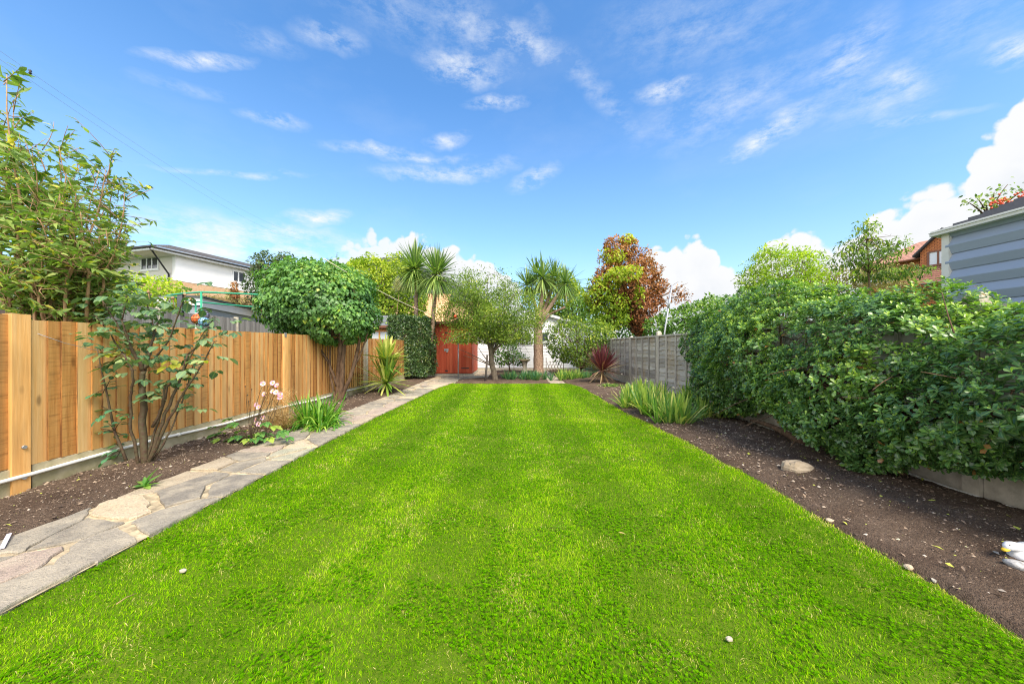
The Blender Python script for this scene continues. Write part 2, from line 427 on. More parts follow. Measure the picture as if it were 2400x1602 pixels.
    puff = math_(nt, 'ADD', puff, math_(nt, 'MULTIPLY', math_(nt, 'SUBTRACT', bn, .5), .045))
    h = math_(nt, 'SUBTRACT', math_(nt, 'ADD', top, puff), el)
    k = nd(nt, 'ShaderNodeMapRange', {0: h, 1: -.002, 2: .014, 3: 0.0, 4: 1.0}, interpolation_type='SMOOTHSTEP').outputs[0]
    left = nd(nt, 'ShaderNodeMapRange', {0: az, 1: -.75, 2: -.28, 3: .35, 4: 1.0}).outputs[0]
    back = nd(nt, 'ShaderNodeMapRange', {0: math_(nt, 'ABSOLUTE', az), 1: 1.13, 2: 1.4, 3: 0.0, 4: 1.0}).outputs[0]
    left = math_(nt, 'MAXIMUM', left, back)
    k = math_(nt, 'MULTIPLY', k, left)
    body = noise(nt, dd, 9.0, 6, .6)
    dp = nd(nt, 'ShaderNodeMapRange', {0: h, 1: .03, 2: .2, 3: 0.0, 4: 1.0}).outputs[0]
    ccol = mixc(nt, math_(nt, 'MULTIPLY', math_(nt, 'MULTIPLY', dp, .75), ramp(nt, body, [(.38, 0.0), (.66, 1.0)])), CLOUD, tuple(x*y for x, y in zip(CLOUD, (.62, .71, .83))))
    ccol = mixc(nt, back, ccol, tuple(2.3*x for x in CLOUD))   # unseen cumulus behind the camera, added and brightened as fill light
    col = mixc(nt, k, col, ccol)
    bg = nd(nt, 'ShaderNodeBackground', {'Color': col, 'Strength': SKY_STR})
    nt.links.new(bg.outputs[0], out.inputs[0])
SKY_HUE, SKY_SAT, SKY_VAL, SKY_STR = .5, 1.25, 1.42, .112
CLOUD = (4.42, 4.47, 4.55)
build_world()
# ------------------------------------------------------------------ ground, soil, paving, lawn
def structure(o): o['kind'] = 'structure'; return o
def soil_mat():
    m, nt, out = newmat('soil')
    tc = nd(nt, 'ShaderNodeTexCoord').outputs['Object']
    n1 = noise(nt, tc, 3.2, 5, .6); n2 = noise(nt, tc, 60, 4, .7); n3 = noise(nt, tc, 190, 2, .6)
    c = ramp(nt, n1, [(.3, (.115, .076, .053)), (.7, (.235, .168, .120))])
    c = mixc(nt, ramp(nt, n2, [(.35, 0.0), (.7, .75)]), c, (.050, .030, .020))
    c = mixc(nt, ramp(nt, n3, [(.64, 0.0), (.72, .6)]), c, (.32, .24, .17))
    p = nd(nt, 'ShaderNodeBsdfPrincipled', {'Base Color': c, 'Roughness': .95, 'Specular IOR Level': .15})
    h = math_(nt, 'ADD', n2, math_(nt, 'MULTIPLY', n3, .4))
    b = nd(nt, 'ShaderNodeBump', {'Strength': 1.0, 'Distance': .03, 'Height': h}); nt.links.new(b.outputs[0], p.inputs['Normal'])
    nt.links.new(p.outputs[0], out.inputs[0]); return m
M['soil'] = soil_mat()
M['meadow'] = plain('rough_grass', (.09, .14, .03), .9, .2, 0, 3, .3, col2=(.05, .08, .02))
mb = MB(); mb.add([(-150, -60, -.05), (150, -60, -.05), (150, 260, -.05), (-150, 260, -.05)], [(0, 1, 2, 3)])
structure(mb.build('ground', M['meadow']))
def soil_bed(name, xl, xr, y0, y1, cell, hump=.06):
    """grid between two edge functions, crumbly and slightly mounded"""
    ys = np.arange(y0, y1+cell, cell); nx = int((xr(y0)-xl(y0))/cell)+2
    u = np.linspace(0, 1, nx)
    X = np.array([xl(y)+(xr(y)-xl(y))*u for y in ys]); Y = np.repeat(ys[:, None], nx, 1)
    P = np.stack([X, Y], -1)
    z = .012+hump*np.sin(np.pi*u)[None]**.6+(vnoise(P*5, 3)-.5)*.03+(vnoise(P*17, 4)-.5)*.022+(vnoise(P*45, 5)-.5)*.012
    z[:, 0] = z[:, -1] = -.03; z[0, :] = z[-1, :] = -.03
    v = np.stack([X, Y, z], -1).reshape(-1, 3); r, c = len(ys), nx
    i = (np.arange(r-1)[:, None]*c+np.arange(c-1)[None]).ravel()
    f = np.stack([i, i+1, i+c+1, i+c], 1)
    me = bpy.data.meshes.new(name)
    me.vertices.add(len(v)); me.vertices.foreach_set('co', v.astype(np.float32).ravel())
    me.loops.add(f.size); me.loops.foreach_set('vertex_index', f.astype(np.int32).ravel())
    me.polygons.add(len(f)); me.polygons.foreach_set('loop_start', np.arange(0, f.size, 4, dtype=np.int32))
    me.polygons.foreach_set('use_smooth', np.ones(len(f), bool)); me.update(calc_edges=True)
    return structure(link_mesh(name, me, M['soil'], None, Vector((0, 0, 0))))
def FL(y): return -3.9+.27*max(0, min(1, (y-2)/8.5))      # left fence line
def PL(y): return -2.95+.11*max(0, min(1, (y-3)/5))        # path, left edge
def LL(y):                                                  # lawn, left edge
    return -2.2+.05*math.sin(y*.9)*.4+(.14*max(0, (y-5)/5.6))+(.22*max(0, (y-9.4)/1.2)**2)
def LR(y):                                                  # lawn, right edge
    t = max(0.0, (y-7.0)/3.6)
    return 1.97+.14*math.sin(min(1, max(0, (y-1)/5))*math.pi)-.30*t**7+.012*math.sin(y*5)
LAWN_END = 10.62
soil_bed('soil_bed', lambda y: FL(y)+.03, lambda y: PL(y)+.02, .3, 12.6, .045)
soil_bed('soil_bed', lambda y: LR(min(y, 10.6))-.03, lambda y: 3.56, .3, 16.4, .045)
soil_bed('soil_bed', lambda y: -1.85+max(0, 1.3*(y-11.9)) if y < 12.6 else -.94, lambda y: 1.25, 10.5, 16.2, .07, .04)

# lawn base sheet
def lawn_mat():
    m, nt, out = newmat('turf')
    tc = nd(nt, 'ShaderNodeTexCoord').outputs['Object']
    n = noise(nt, tc, 40, 4, .7); n2 = noise(nt, tc, 1.6, 3, .6)
    c = ramp(nt, n, [(.3, (.045, .085, .004)), (.7, (.10, .17, .006))])
    c = mixc(nt, ramp(nt, n2, [(.4, 0.0), (.75, .5)]), c, (.14, .17, .02))
    p = nd(nt, 'ShaderNodeBsdfPrincipled', {'Base Color': c, 'Roughness': .9, 'Specular IOR Level': .1})
    nt.links.new(p.outputs[0], out.inputs[0]); return m
ys = np.linspace(.25, LAWN_END, 90)
mb = MB(); vs = []
for y in ys: vs += [(LL(y)-.01, y, .004), (LR(y)+.01, y, .004), (LL(y)-.02, y, -.04), (LR(y)+.02, y, -.04)]
fs = []
for i in range(len(ys)-1):
    a = 4*i; b = a+4; fs += [(a, a+1, b+1, b), (a+2, a, b, b+2), (a+1, a+3, b+3, b+1)]
a = 4*(len(ys)-1); fs.append((a, a+1, a+3, a+2))
mb.add(vs, fs); structure(mb.build('lawn', lawn_mat()))

# grass blades and clover, one mesh
def grass():
    fm = FM()
    def field(y0, y1, dens, L, Wd, rows_, seed):
        n = int((y1-y0)*4.45*dens)
        y = RNG.uniform(y0, y1, n); x = RNG.uniform(-2.35, 2.2, n)
        jit = (vnoise(np.stack([x*9, y*9], -1), 31)-.5)*.05+RNG.normal(size=n)*.012
        ll = np.array([LL(v) for v in y]); lr = np.array([LR(v) for v in y])
        k = (x > ll+jit-.03) & (x < lr+jit+.02); x, y = x[k], y[k]; n = len(x)
        P = np.stack([x, y, np.full(n, .002)], -1)
        p2 = P[:, :2]
        patch = vnoise(p2*2.3, 7)*.5+vnoise(p2*7.5, 8)*.5
        bald = vnoise(p2*4.0, 18)*.55+vnoise(p2*13, 19)*.45
        stripe = np.sin((x+.05)*2*math.pi/.98)
        sgn = np.clip(stripe*3, -1, 1)
        lean = rdir(n)*.62; lean[:, 1] += .32*sgn; lean[:, 2] = np.abs(lean[:, 2])*.2
        D = lean+np.array([0, 0, 1.0])
        thin = (bald < .20)
        Ln = L*(.45+1.0*RNG.random(n)**1.5)*(.8+.5*patch)*np.where(thin, .7, 1)
        big = vnoise(p2*.9, 61)
        var = .46+.34*(patch-.5)+.25*(big-.5)+RNG.normal(size=n)*.25+.055*sgn
        edge = np.minimum(np.abs(x-lr[k]), .6)
        dry = RNG.random(n) < (.022+.26*(bald > .70)+.18*thin+.55*np.exp(-(edge/.05)**2)*(vnoise(p2*1.7, 55) > .45))
        var = np.where(dry, .80+.2*RNG.random(n), np.clip(var, .02, .74))
        straps(fm, P, D, Ln, Wd*(.7+.6*RNG.random(n)), .25+.5*RNG.random(n), var, rows=rows_, side=rdir(n)*np.array([1, 1, .15]))
    field(.85, 1.9, 33000, .028, .0026, 3, 1)
    field(1.9, 3.2, 20000, .029, .0036, 3, 2)
    field(3.2, 5.5, 9000, .031, .0055, 3, 3)
    field(5.5, LAWN_END, 4200, .033, .0085, 3, 4)
    # clover / broad leaves in patches
    n = 42000
    y = .9+4.2*RNG.random(n)**1.5; x = RNG.uniform(-2.15, 1.98, n)
    p2 = np.stack([x, y], -1); k = (vnoise(p2*2.6, 22)*.6+vnoise(p2*9, 23)*.4) > .52
    x, y = x[k], y[k]
    k = np.array([LL(b) < a < LR(b)-.02 for a, b in zip(x, y)]); x, y = x[k], y[k]; n = len(x)
    base = np.stack([x, y, .012+.012*RNG.random(n)], -1); a0 = RNG.random(n)*6.28; vv = .02+.40*RNG.random(n)
    for j in range(3):
        a = a0+j*2.094
        D = np.stack([np.cos(a), np.sin(a), np.full(n, .25)], -1)
        leaves(fm, base, D, np.tile([0, 0, 1.], (n, 1))+rdir(n)*.3, .005+.005*RNG.random(n), .008, 'dia', vv, .1, .1)
    o = fm.build('grass', M['grass']); o['kind'] = 'stuff'; return o
M['grass'] = leafmat('grass_blades', [(0, (.040, .14, .001)), (.38, (.138, .345, .001)), (.70, (.285, .49, .002)), (.80, (.42, .44, .04)), (1, (.62, .52, .22))], .8, .35, 0, .02, 1.35)
grass()

# crazy paving: clipped Voronoi stones over a mortar bed
def clip(poly, a, b, c):   # keep a*x+b*y<=c
    out = []
    for i in range(len(poly)):
        p, q = poly[i], poly[(i+1) % len(poly)]
        dp = a*p[0]+b*p[1]-c; dq = a*q[0]+b*q[1]-c
        if dp <= 0: out.append(p)
        if dp*dq < 0:
            t = dp/(dp-dq); out.append((p[0]+(q[0]-p[0])*t, p[1]+(q[1]-p[1])*t))
    return out
def stones(mb, seeds, bounds, rr, gap=.016, z=.03, squash=1.0):
    for i, (sx, sy) in enumerate(seeds):
        poly = list(bounds(sx, sy))
        for j, (tx, ty) in enumerate(seeds):
            if j == i or abs(tx-sx)+abs(ty-sy) > 2.6: continue
            dx, dy = tx-sx, (ty-sy)*squash
            nx, ny = dx, dy*squash
            mx, my = (sx+tx)/2, (sy+ty)/2
            L = math.hypot(nx, ny)
            poly = clip(poly, nx/L, ny/L, nx/L*mx+ny/L*my-gap*(.18+1.5*rr.random()**2))
            if len(poly) < 3: break
        if len(poly) < 3: continue
        # roughen edges
        pts = []
        for a in range(len(poly)):
            p, q = poly[a], poly[(a+1) % len(poly)]
            L = math.hypot(q[0]-p[0], q[1]-p[1]); k = max(1, int(L/.055))
            for s in range(k):
                t = s/k; pts.append((p[0]+(q[0]-p[0])*t+rr.uniform(-.010, .010), p[1]+(q[1]-p[1])*t+rr.uniform(-.010, .010)))
        cx = sum(p[0] for p in pts)/len(pts); cy = sum(p[1] for p in pts)/len(pts)
        zz = z+rr.uniform(-.004, .006); tx, ty = rr.uniform(-.012, .012), rr.uniform(-.012, .012)
        n = len(pts)
        def at(p, s, dz): return (cx+(p[0]-cx)*s, cy+(p[1]-cy)*s, zz+dz+(p[0]-cx)*tx+(p[1]-cy)*ty)
        vs = [at(p, 1.0, -.05) for p in pts]+[at(p, 1.0, -.007) for p in pts]+[at(p, .975, 0) for p in pts]+[at((cx, cy), 1, .001)]
        fs = []
        for a in range(n):
            b = (a+1) % n
            fs += [(a, b, n+b, n+a), (n+a, n+b, 2*n+b, 2*n+a), (2*n+a, 2*n+b, 3*n)]
        mb.add(vs, fs, rr.random(), 0)
def stone_mat():
    m, nt, out = newmat('paving_stone')
    v = attr(nt, 'var'); tc = nd(nt, 'ShaderNodeTexCoord').outputs['Object']
    base = ramp(nt, v, [(0, (.27, .24, .195)), (.18, (.44, .355, .25)), (.32, (.30, .27, .22)), (.46, (.41, .32, .26)), (.56, (.24, .215, .18)), (.70, (.58, .46, .31)), (.82, (.34, .30, .24)), (.93, (.38, .37, .27))], 'CONSTANT')
    n1 = noise(nt, tc, 75, 4, .75); n2 = noise(nt, tc, 7, 6, .7)
    c = mixc(nt, ramp(nt, n1, [(.38, .5), (.56, 0.0)]), base, (.13, .115, .095))
    c = mixc(nt, ramp(nt, n2, [(.42, 0.0), (.72, .55)]), c, (.58, .50, .37))
    far = ramp(nt, nd(nt, 'ShaderNodeSeparateXYZ', {0: tc}).outputs[1], [(0, 0.0), (1, 1.0)])
    p = nd(nt, 'ShaderNodeBsdfPrincipled', {'Base Color': c, 'Roughness': .9, 'Specular IOR Level': .2})
    b = nd(nt, 'ShaderNodeBump', {'Strength': .9, 'Distance': .012, 'Height': math_(nt, 'ADD', n1, n2)}); nt.links.new(b.outputs[0], p.inputs['Normal'])
    nt.links.new(p.outputs[0], out.inputs[0]); return m
M['stone'] = stone_mat()
M['mortar'] = plain('mortar', (.60, .48, .31), .95, .1, 0, 14, .8, col2=(.22, .18, .12))
rr = random.Random(5); mb = MB(); seeds = []
y = .35
while y < 12.4:
    st = .22+.16*rr.random()
    off = rr.uniform(-.10, .10)
    if rr.random() < .22: seeds += [(-2.80+off*.3, y), (-2.58+off, y+rr.uniform(-.12, .12)), (-2.32+off*.3, y+rr.uniform(-.1, .1))]
    elif rr.random() < .80: seeds += [(-2.76+off+rr.uniform(-.03, .03), y+rr.uniform(-.1, .1)), (-2.38+off+rr.uniform(-.05, .05), y+rr.uniform(-.16, .16))]
    else: seeds += [(-2.57+off, y)]
    y += st
def pb(sx, sy):
    lo, hi = sy-.7, sy+.7
    return [(PL(lo), lo), (LL(min(lo, 10.6))+.012, lo), (LL(min(hi, 10.6))+.012, hi), (PL(hi), hi)]
stones(mb, seeds, pb, rr, .024, .030, .72)
ys = np.linspace(.3, 12.4, 60); vs = []; fs = []
for y in ys: vs += [(PL(y)+.01, y, .018), (LL(min(y, 10.6))+.012, y, .018)]
for i in range(len(ys)-1): fs.append((2*i, 2*i+1, 2*i+3, 2*i+2))
mb.add(vs, fs, .5, 1)
structure(mb.build('path', [M['stone'], M['mortar']]))
# paved yard before the sheds
mb = MB(); seeds = []
yy = 11.4
while yy < 17.2:
    xx = -3.2+rr.uniform(0, .3)
    while xx < 2.1:
        seeds.append((xx, yy+rr.uniform(-.1, .1))); xx += rr.uniform(.45, .75)
    yy += rr.uniform(.4, .6)
stones(mb, seeds, lambda a, b: [(max(-3.4, a-.8), b-.8), (min(2.1, a+.8), b-.8), (min(2.1, a+.8), b+.8), (max(-3.4, a-.8), b+.8)], rr, .012, .006)
mb.add([(-3.5, 11.0, -.006), (2.2, 11.0, -.006), (2.2, 17.5, -.006), (-3.5, 17.5, -.006)], [(0, 1, 2, 3)], .5, 1)
structure(mb.build('patio', [M['stone'], M['mortar']]))

# crumbs and little stones lying in the soil
def pebbles():
    fm = FM(); n = 34000
    ico = np.array([(0, 0, 1), (.9, 0, .1), (0, .9, .1), (-.9, 0, .1), (0, -.9, .1)]); tri = np.array([(0, 1, 2), (0, 2, 3), (0, 3, 4), (0, 4, 1)])
    side = RNG.random(n) < .62
    y = np.where(side, 1.0+9*RNG.random(n)**1.6, 1.2+8*RNG.random(n)**1.4)
    x = np.empty(n)
    for i in range(n):
        x[i] = RNG.uniform(LR(min(y[i], 10.5))+.01, 3.5) if side[i] else RNG.uniform(FL(y[i])+.05, PL(y[i])-.01)
    s = .0022+.013*RNG.random(n)**16+.0035*RNG.random(n)**2; s *= np.clip(y/3, .55, 1.5)
    u = np.where(side, (x-2.05)/1.5, (x+3.85)/.95)
    z = .012+.06*np.sin(np.pi*np.clip(u, .02, .98))**.6+(vnoise(np.stack([x, y], -1)*5, 3)-.5)*.03+(vnoise(np.stack([x, y], -1)*17, 4)-.5)*.022+.002
    a = RNG.random(n)*6.28; sx = 1+.8*RNG.random(n)
    v = np.tile(ico, (n, 1, 1))*np.stack([s*sx, s, s*.8], -1)[:, None]*(.75+.5*RNG.random((n, 5, 1)))
    c, q = np.cos(a)[:, None], np.sin(a)[:, None]
    v = np.stack([v[..., 0]*c-v[..., 1]*q+x[:, None], v[..., 0]*q+v[..., 1]*c+y[:, None], v[..., 2]+z[:, None]], -1)
    fm.put(v, tri, RNG.random(n), np.ones(5))
    # fallen leaves and bark bits
    n = 330; y = 1.3+7*RNG.random(n)**1.5; right = RNG.random(n) < .8
    x = np.array([RNG.uniform(LR(b)+.03, 3.45) if r else RNG.uniform(FL(b)+.1, PL(b)-.05) for b, r in zip(y, right)])
    u = np.where(right, (x-2.05)/1.5, (x+3.85)/.95)
    z = .03+.06*np.sin(np.pi*np.clip(u, .02, .98))**.6
    leaves(fm, np.stack([x, y, z], -1), rdir(n)*np.array([1, 1, .2]), np.tile([0, 0, 1.], (n, 1))+rdir(n)*.4, .02+.03*RNG.random(n), .008+.014*RNG.random(n), 'dia', np.where(RNG.random(n) < .25, .995, .55+.4*RNG.random(n)))
    m, nt, out = newmat('pebble')
    c = ramp(nt, attr(nt, 'var'), [(0, (.06, .038, .026)), (.5, (.16, .11, .075)), (.75, (.27, .19, .13)), (.90, (.36, .27, .19)), (.97, (.55, .48, .39)), (.99, (.40, .42, .06))])
    p = nd(nt, 'ShaderNodeBsdfPrincipled', {'Base Color': c, 'Roughness': .9}); nt.links.new(p.outputs[0], out.inputs[0])
    o = fm.build('soil_pebbles', m); o['kind'] = 'stuff'
pebbles()

# ------------------------------------------------------------------ left fence (feather-edge boards on a concrete gravel board)
M['fence_new'] = wood('new_fence_timber', [(.29, (.15, .065, .022)), (.40, (.52, .245, .068)), (.58, (.69, .375, .125)), (.80, (.79, .52, .235))], (55, 55, 2.4), .38, .7, (.36, .22, .09))  # darkest stop serves the shadow lines painted on the board edges
M['old_wood'] = wood('old_dark_timber', [(.3, (.035, .03, .028)), (.7, (.13, .11, .10))], (60, 60, 3), 0, .9, None, False)
fence = thing('wooden_fence', 'long tan feather-edge board fence on a concrete gravel board along the left bed', 'fence', (-3.85, 5.6, 0))
def fdir(y0, y1):
    a = Vector((FL(y0), y0)); b = Vector((FL(y1), y1)); d = (b-a); L = d.length; d /= L
    return (a.x, a.y), (d.x, d.y), (d.y, -d.x), L        # origin, along, towards garden, length
bays = [(.55, 2.63), (2.75, 5.62), (5.74, 8.50), (8.66, 11.6)]
for bi, (y0, y1) in enumerate(bays):
    o, d, g, L = fdir(y0, y1)
    mb = MB(); t = 0.0; rb = random.Random(20+bi)
    while t < L-.02:
        w = min(rb.choice((.108, .100, .094, .080))+rb.uniform(-.005, .005), L-t); top = 1.395+rb.uniform(-.004, .004)-(.03 if bi >= 1 else 0); bot = .205+rb.uniform(-.006, .006)
        va = rb.random()
        # wedge: thin edge at t, thick edge at t+w standing proud of the next board
        vs = []
        for zz in (bot, top):
            for (tt, q) in ((t-.010, .004), (t+w+.004, -.010), (t+w+.004, -.005), (t-.010, .018)):
                vs.append((o[0]+d[0]*tt+g[0]*q, o[1]+d[1]*tt+g[1]*q, zz))
        mb.add(vs, [(3, 2, 1, 0), (4, 5, 6, 7), (0, 1, 5, 4), (1, 2, 6, 5), (2, 3, 7, 6)], va)
        mb.add([vs[0], vs[3], vs[7], vs[4]], [(0, 1, 2, 3)], -.30+.12*va)   # sawn edge, coloured dark to paint the shadow line between boards
        t += w
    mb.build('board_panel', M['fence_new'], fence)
    mb = MB(); mb.box((0, L), (-.03, .012), (-.05, .20), o, d, g, .5); mb.build('gravel_board', M['concrete_moss'], fence)
    mb = MB()
    for z in (.45, 1.2): mb.box((0, L), (-.09, -.0085), (z, z+.07), o, d, g, .3)
    mb.build('rail', M['fence_new'], fence)
for yp in (2.68, 5.68):
    o, d, g, L = fdir(yp-.05, yp+.05)
    mb = MB(); mb.box((0, L), (-.08, .030), (-.03, 1.405 if yp < 3 else 1.36), o, d, g, .62); p = mb.build('post', M['fence_new'], fence)
    mb = MB()
    for z in ((.12, .36) if yp < 3 else ()):
        c = Vector((o[0]+d[0]*.06+g[0]*.031, o[1]+d[1]*.06+g[1]*.031, z))
        mb = MB(); mb.tube([c, c+Vector((g[0], g[1], 0))*.012], .014, 8); mb.build('bolt', M['steel'], p)
    if yp > 3: mb.box((.0, .05), (.031, .036), (1.31, 1.385), o, d, g); mb.build('bracket', M['steel'], p)
o, d, g, L = fdir(8.52, 8.64)
mb = MB(); mb.box((0, L), (-.06, .05), (-.05, 1.36), o, d, g); mb.build('post', M['concrete'], fence)
mb = MB(); pb_ = W(6, 1000, 2.50)
mb.box((-.05, .05), (-.05, .05), (-.05, 1.433), (-3.985, 2.60)); tag(mb.build('fence_post', M['old_wood'], None, (-3.985, 2.60, 0)), 'old dark weathered timber post at the far left end of the tan fence', 'post')
# white conduit clipped to the gravel board, with a few clips
mb = MB(); pts = []
for i in range(28):
    y = 1.0+i*.29; pts.append((FL(y)+.030, y, .137+.012*math.sin(i*.9)+.02*(i/28)))
cd = thing('conduit_pipe', 'thin white plastic conduit running along the gravel board of the tan fence', 'pipe', (-3.82, 4, .14))
mb.tube(pts, .0155, 8); mb.build('tube', M['white_pvc'], cd)
for i in (5, 10, 15, 20):
    mb = MB(); p = pts[i]; mb.tube([(p[0]+.002, p[1]-.012, p[2]), (p[0]+.002, p[1]+.012, p[2])], .021, 8); mb.build('clip', M['white_pvc'], cd)
mb = MB(); a = W(55, 770, 2.72); b = W(212, 818, 3.1)
mb.tube([a, (a+b)/2+Vector((0.05, 0, -.03)), b, W(330, 835, 3.5)], .0022, 4)
tag(mb.build('garden_wire', M['steel'], None, a), 'slack grey wire strung across the near end of the tan fence', 'wire')

# ------------------------------------------------------------------ right fence (waney lap panels between concrete posts)
M['waney'] = wood('weathered_waney_board', [(.28, (.17, .155, .13)), (.5, (.33, .30, .26)), (.75, (.50, .47, .41))], (2.5, 2.5, 60), 0, .9, (.36, .27, .16), True, .5)
M['batten'] = wood('weathered_batten', [(.3, (.26, .235, .20)), (.7, (.48, .44, .38))], (60, 60, 3), 0, .9, None, False)
XR = 3.58
fr = thing('panel_fence', 'weathered grey waney lap panel fence with concrete posts along the right bed', 'fence', (XR, 7, 0))
posts = [.73, 2.63, 4.53, 6.43, 8.33, 10.23, 12.13, 14.03]
for i, yp in enumerate(posts):
    top = [1.56, 1.57, 1.5, 1.53, 1.53, 1.46, 1.45, 1.45][i]
    mb = MB(); mb.box((-.05, .05), (-.05, .05), (-.05, top-.04), (XR, yp))
    mb.add([(XR-.05, yp-.05, top-.04), (XR+.05, yp-.05, top-.04), (XR+.05, yp+.05, top-.04), (XR-.05, yp+.05, top-.04), (XR-.025, yp-.03, top), (XR+.025, yp-.03, top), (XR+.025, yp+.03, top), (XR-.025, yp+.03, top)],
           [(0, 1, 5, 4), (1, 2, 6, 5), (2, 3, 7, 6), (3, 0, 4, 7), (4, 5, 6, 7)])
    mb.build('post', M['concrete'], fr)
    if i == len(posts)-1: break
    a, b = yp+.055, posts[i+1]-.055; rb = random.Random(60+i)
    pt = 1.42 if i > 1 else 1.45
    mb = MB(); z = .25; k = 0
    while z < pt-.03:
        hgt = .128; n = 14; va = rb.random()
        ph = rb.random()*6; lo = [z+.012*math.sin(ph+j*.9)+rb.uniform(-.012, .012) for j in range(n+1)]
        dent = rb.uniform(.2, .8)
        vs = []; fs = []
        for j in range(n+1):
            y = a+(b-a)*j/n; wv = .004*math.sin(j*1.3+ph)
            vs += [(XR-.029+wv, y, lo[j]), (XR-.004, y, min(z+hgt+.012, pt)), (XR-.010+wv, y, lo[j]-.001), (XR+.003, y, min(z+hgt+.02, pt))]
        for j in range(n):
            q = 4*j; fs += [(q, q+4, q+5, q+1), (q+2, q+3, q+7, q+6), (q, q+2, q+6, q+4)]
        mb.add(vs, fs, va); z += hgt*.80; k += 1
    pn = mb.build('board_panel', M['waney'], fr)
    mb = MB()
    for q in range(5):
        y = a+(b-a)*q/4; y = min(max(y, a+.02), b-.02)
        mb.box((XR-.055, XR-.030), (y-.016, y+.016), (.252, pt-.031), var=rb.random())
    mb.box((XR-.058, XR+.02), (a, b), (pt-.030, pt+.008), var=.6)
    mb.build('batten', M['batten'], fr)
    mb = MB(); mb.box((XR-.02, XR+.03), (a-.001, b+.001), (-.05, .248)); mb.build('gravel_board', M['concrete'], fr)
mb = MB(); mb.tube([(XR-.065+.006*math.sin(i), .9+i*.3, .035+.018*math.sin(i*.8)) for i in range(19)], .010, 6)
tag(mb.build('conduit_pipe', M['white_pvc'], None, (XR-.06, 3, .03)), 'thin pale cable conduit lying at the foot of the grey panel fence', 'pipe')
# ------------------------------------------------------------------ plant helpers
UP = np.array([0, 0, 1.])
def V3(a): return np.array([tuple(p) for p in a], float)
def bez(a, b, lift=.2, n=5, jit=.06):
    a, b = Vector(a), Vector(b); L = (b-a).length
    m = a.lerp(b, .5)+Vector((random.uniform(-jit, jit)*L, random.uniform(-jit, jit)*L, lift*L))
    return [a*(1-t)**2+m*2*t*(1-t)+b*t*t for t in [i/(n-1) for i in range(n)]]
def limb(mb, pts, r0, r1, n=6):
    mb.tube(pts, [r0+(r1-r0)*i/(len(pts)-1) for i in range(len(pts))], n)
def ell_shell(n, ells, depth=.28, lump=.16, lf=3.0, gap=0.0, seed=0, zmin=None, inner=.75):
    """points near the outside of a union of lumpy ellipsoids, with outward normals"""
    out = []; outn = []
    E = [(np.array(c, float), np.array(r, float)) for c, r in ells]
    wts = np.array([r[0]*r[1]+r[1]*r[2]+r[0]*r[2] for c, r in E]); wts /= wts.sum()
    got = 0
    while got < n:
        m = int((n-got)*1.8)+50
        which = RNG.choice(len(E), m, p=wts)
        d = rdir(m); c = np.array([E[i][0] for i in which]); r = np.array([E[i][1] for i in which])
        p0 = c+d*r
        k = (1+lump*(vnoise(p0*lf, seed)-.5)*2+.4*lump*(vnoise(p0*lf*2.7, seed+1)-.5)*2)*(1-depth*RNG.random(m)**1.6)
        p = c+d*r*k[:, None]
        ok = np.ones(m, bool)
        for i, (ec, er) in enumerate(E):
            q = np.linalg.norm((p-ec)/er, axis=1); ok &= (which == i) | (q > inner)
        if gap: ok &= vnoise(p*lf*1.9, seed+2) > gap*(.6+.8*RNG.random(m))
        if zmin is not None: ok &= p[:, 2] > zmin
        out.append(p[ok]); outn.append(nrm(d/r)[ok]); got += ok.sum()
    return np.concatenate(out)[:n], np.concatenate(outn)[:n]
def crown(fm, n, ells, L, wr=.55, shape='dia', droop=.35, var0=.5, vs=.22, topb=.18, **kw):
    P, N = ell_shell(n, ells, **kw)
    D = N*.55+rdir(n)*.75-UP*droop
    NN = N*.5+UP*.6+rdir(n)*.5
    zc = np.array([c[2] for c, r in ells]).mean(); zr = max(r[2] for c, r in ells)
    cl = vnoise(P*2.2/max(.3, zr), 77)
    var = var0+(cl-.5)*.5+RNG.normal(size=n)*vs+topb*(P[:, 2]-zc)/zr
    Ln = L*(.65+.7*RNG.random(n))
    leaves(fm, P, D, NN, Ln, Ln*wr, shape, var)
    return P, N
def skeleton(mb, base, ells, n, r0, seed=0, trunk=None, inner=.85, lift=.18, seg=6):
    """trunk and limbs from the base into the crown"""
    rr = random.Random(seed); base = Vector(base)
    fork = Vector(trunk[-1]) if trunk else base
    if trunk: limb(mb, [Vector(p) for p in trunk], r0, r0*.62, 8)
    src = [Vector(p) for p in trunk[len(trunk)//2:]] if trunk else [base]
    for i in range(n):
        c, r = ells[rr.randrange(len(ells))]
        while True:
            d = Vector((rr.gauss(0, 1), rr.gauss(0, 1), rr.gauss(0, 1))).normalized()
            if d.z > -.55: break
        k = inner*rr.uniform(.6, 1.05)
        tip = Vector((c[0]+d.x*r[0]*k, c[1]+d.y*r[1]*k, c[2]+d.z*r[2]*k))
        s = src[rr.randrange(len(src))]
        pts = bez(s, tip, lift*rr.uniform(.2, 1.2), seg, .14)
        limb(mb, pts, r0*rr.uniform(.28, .5), r0*.06, 5)
        for q in range(2):
            a = pts[rr.randrange(2, seg-1)]; e = a+Vector((rr.gauss(0, .4), rr.gauss(0, .4), rr.uniform(0, .5)))*min(r)*.8
            limb(mb, bez(a, e, .1, 4, .1), r0*.12, r0*.03, 4)
def tree(name, label, cat, base, ells, nleaf, L, mat, r0=.08, nb=18, bark='bark', trunk=None, group=None, seed=0, **kw):
    t = thing(name, label, cat, base, group)
    mb = MB(); skeleton(mb, base, ells, nb, r0, seed, trunk); mb.build('trunk', M[bark], t)
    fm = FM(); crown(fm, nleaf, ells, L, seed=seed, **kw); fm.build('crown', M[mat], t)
    return t
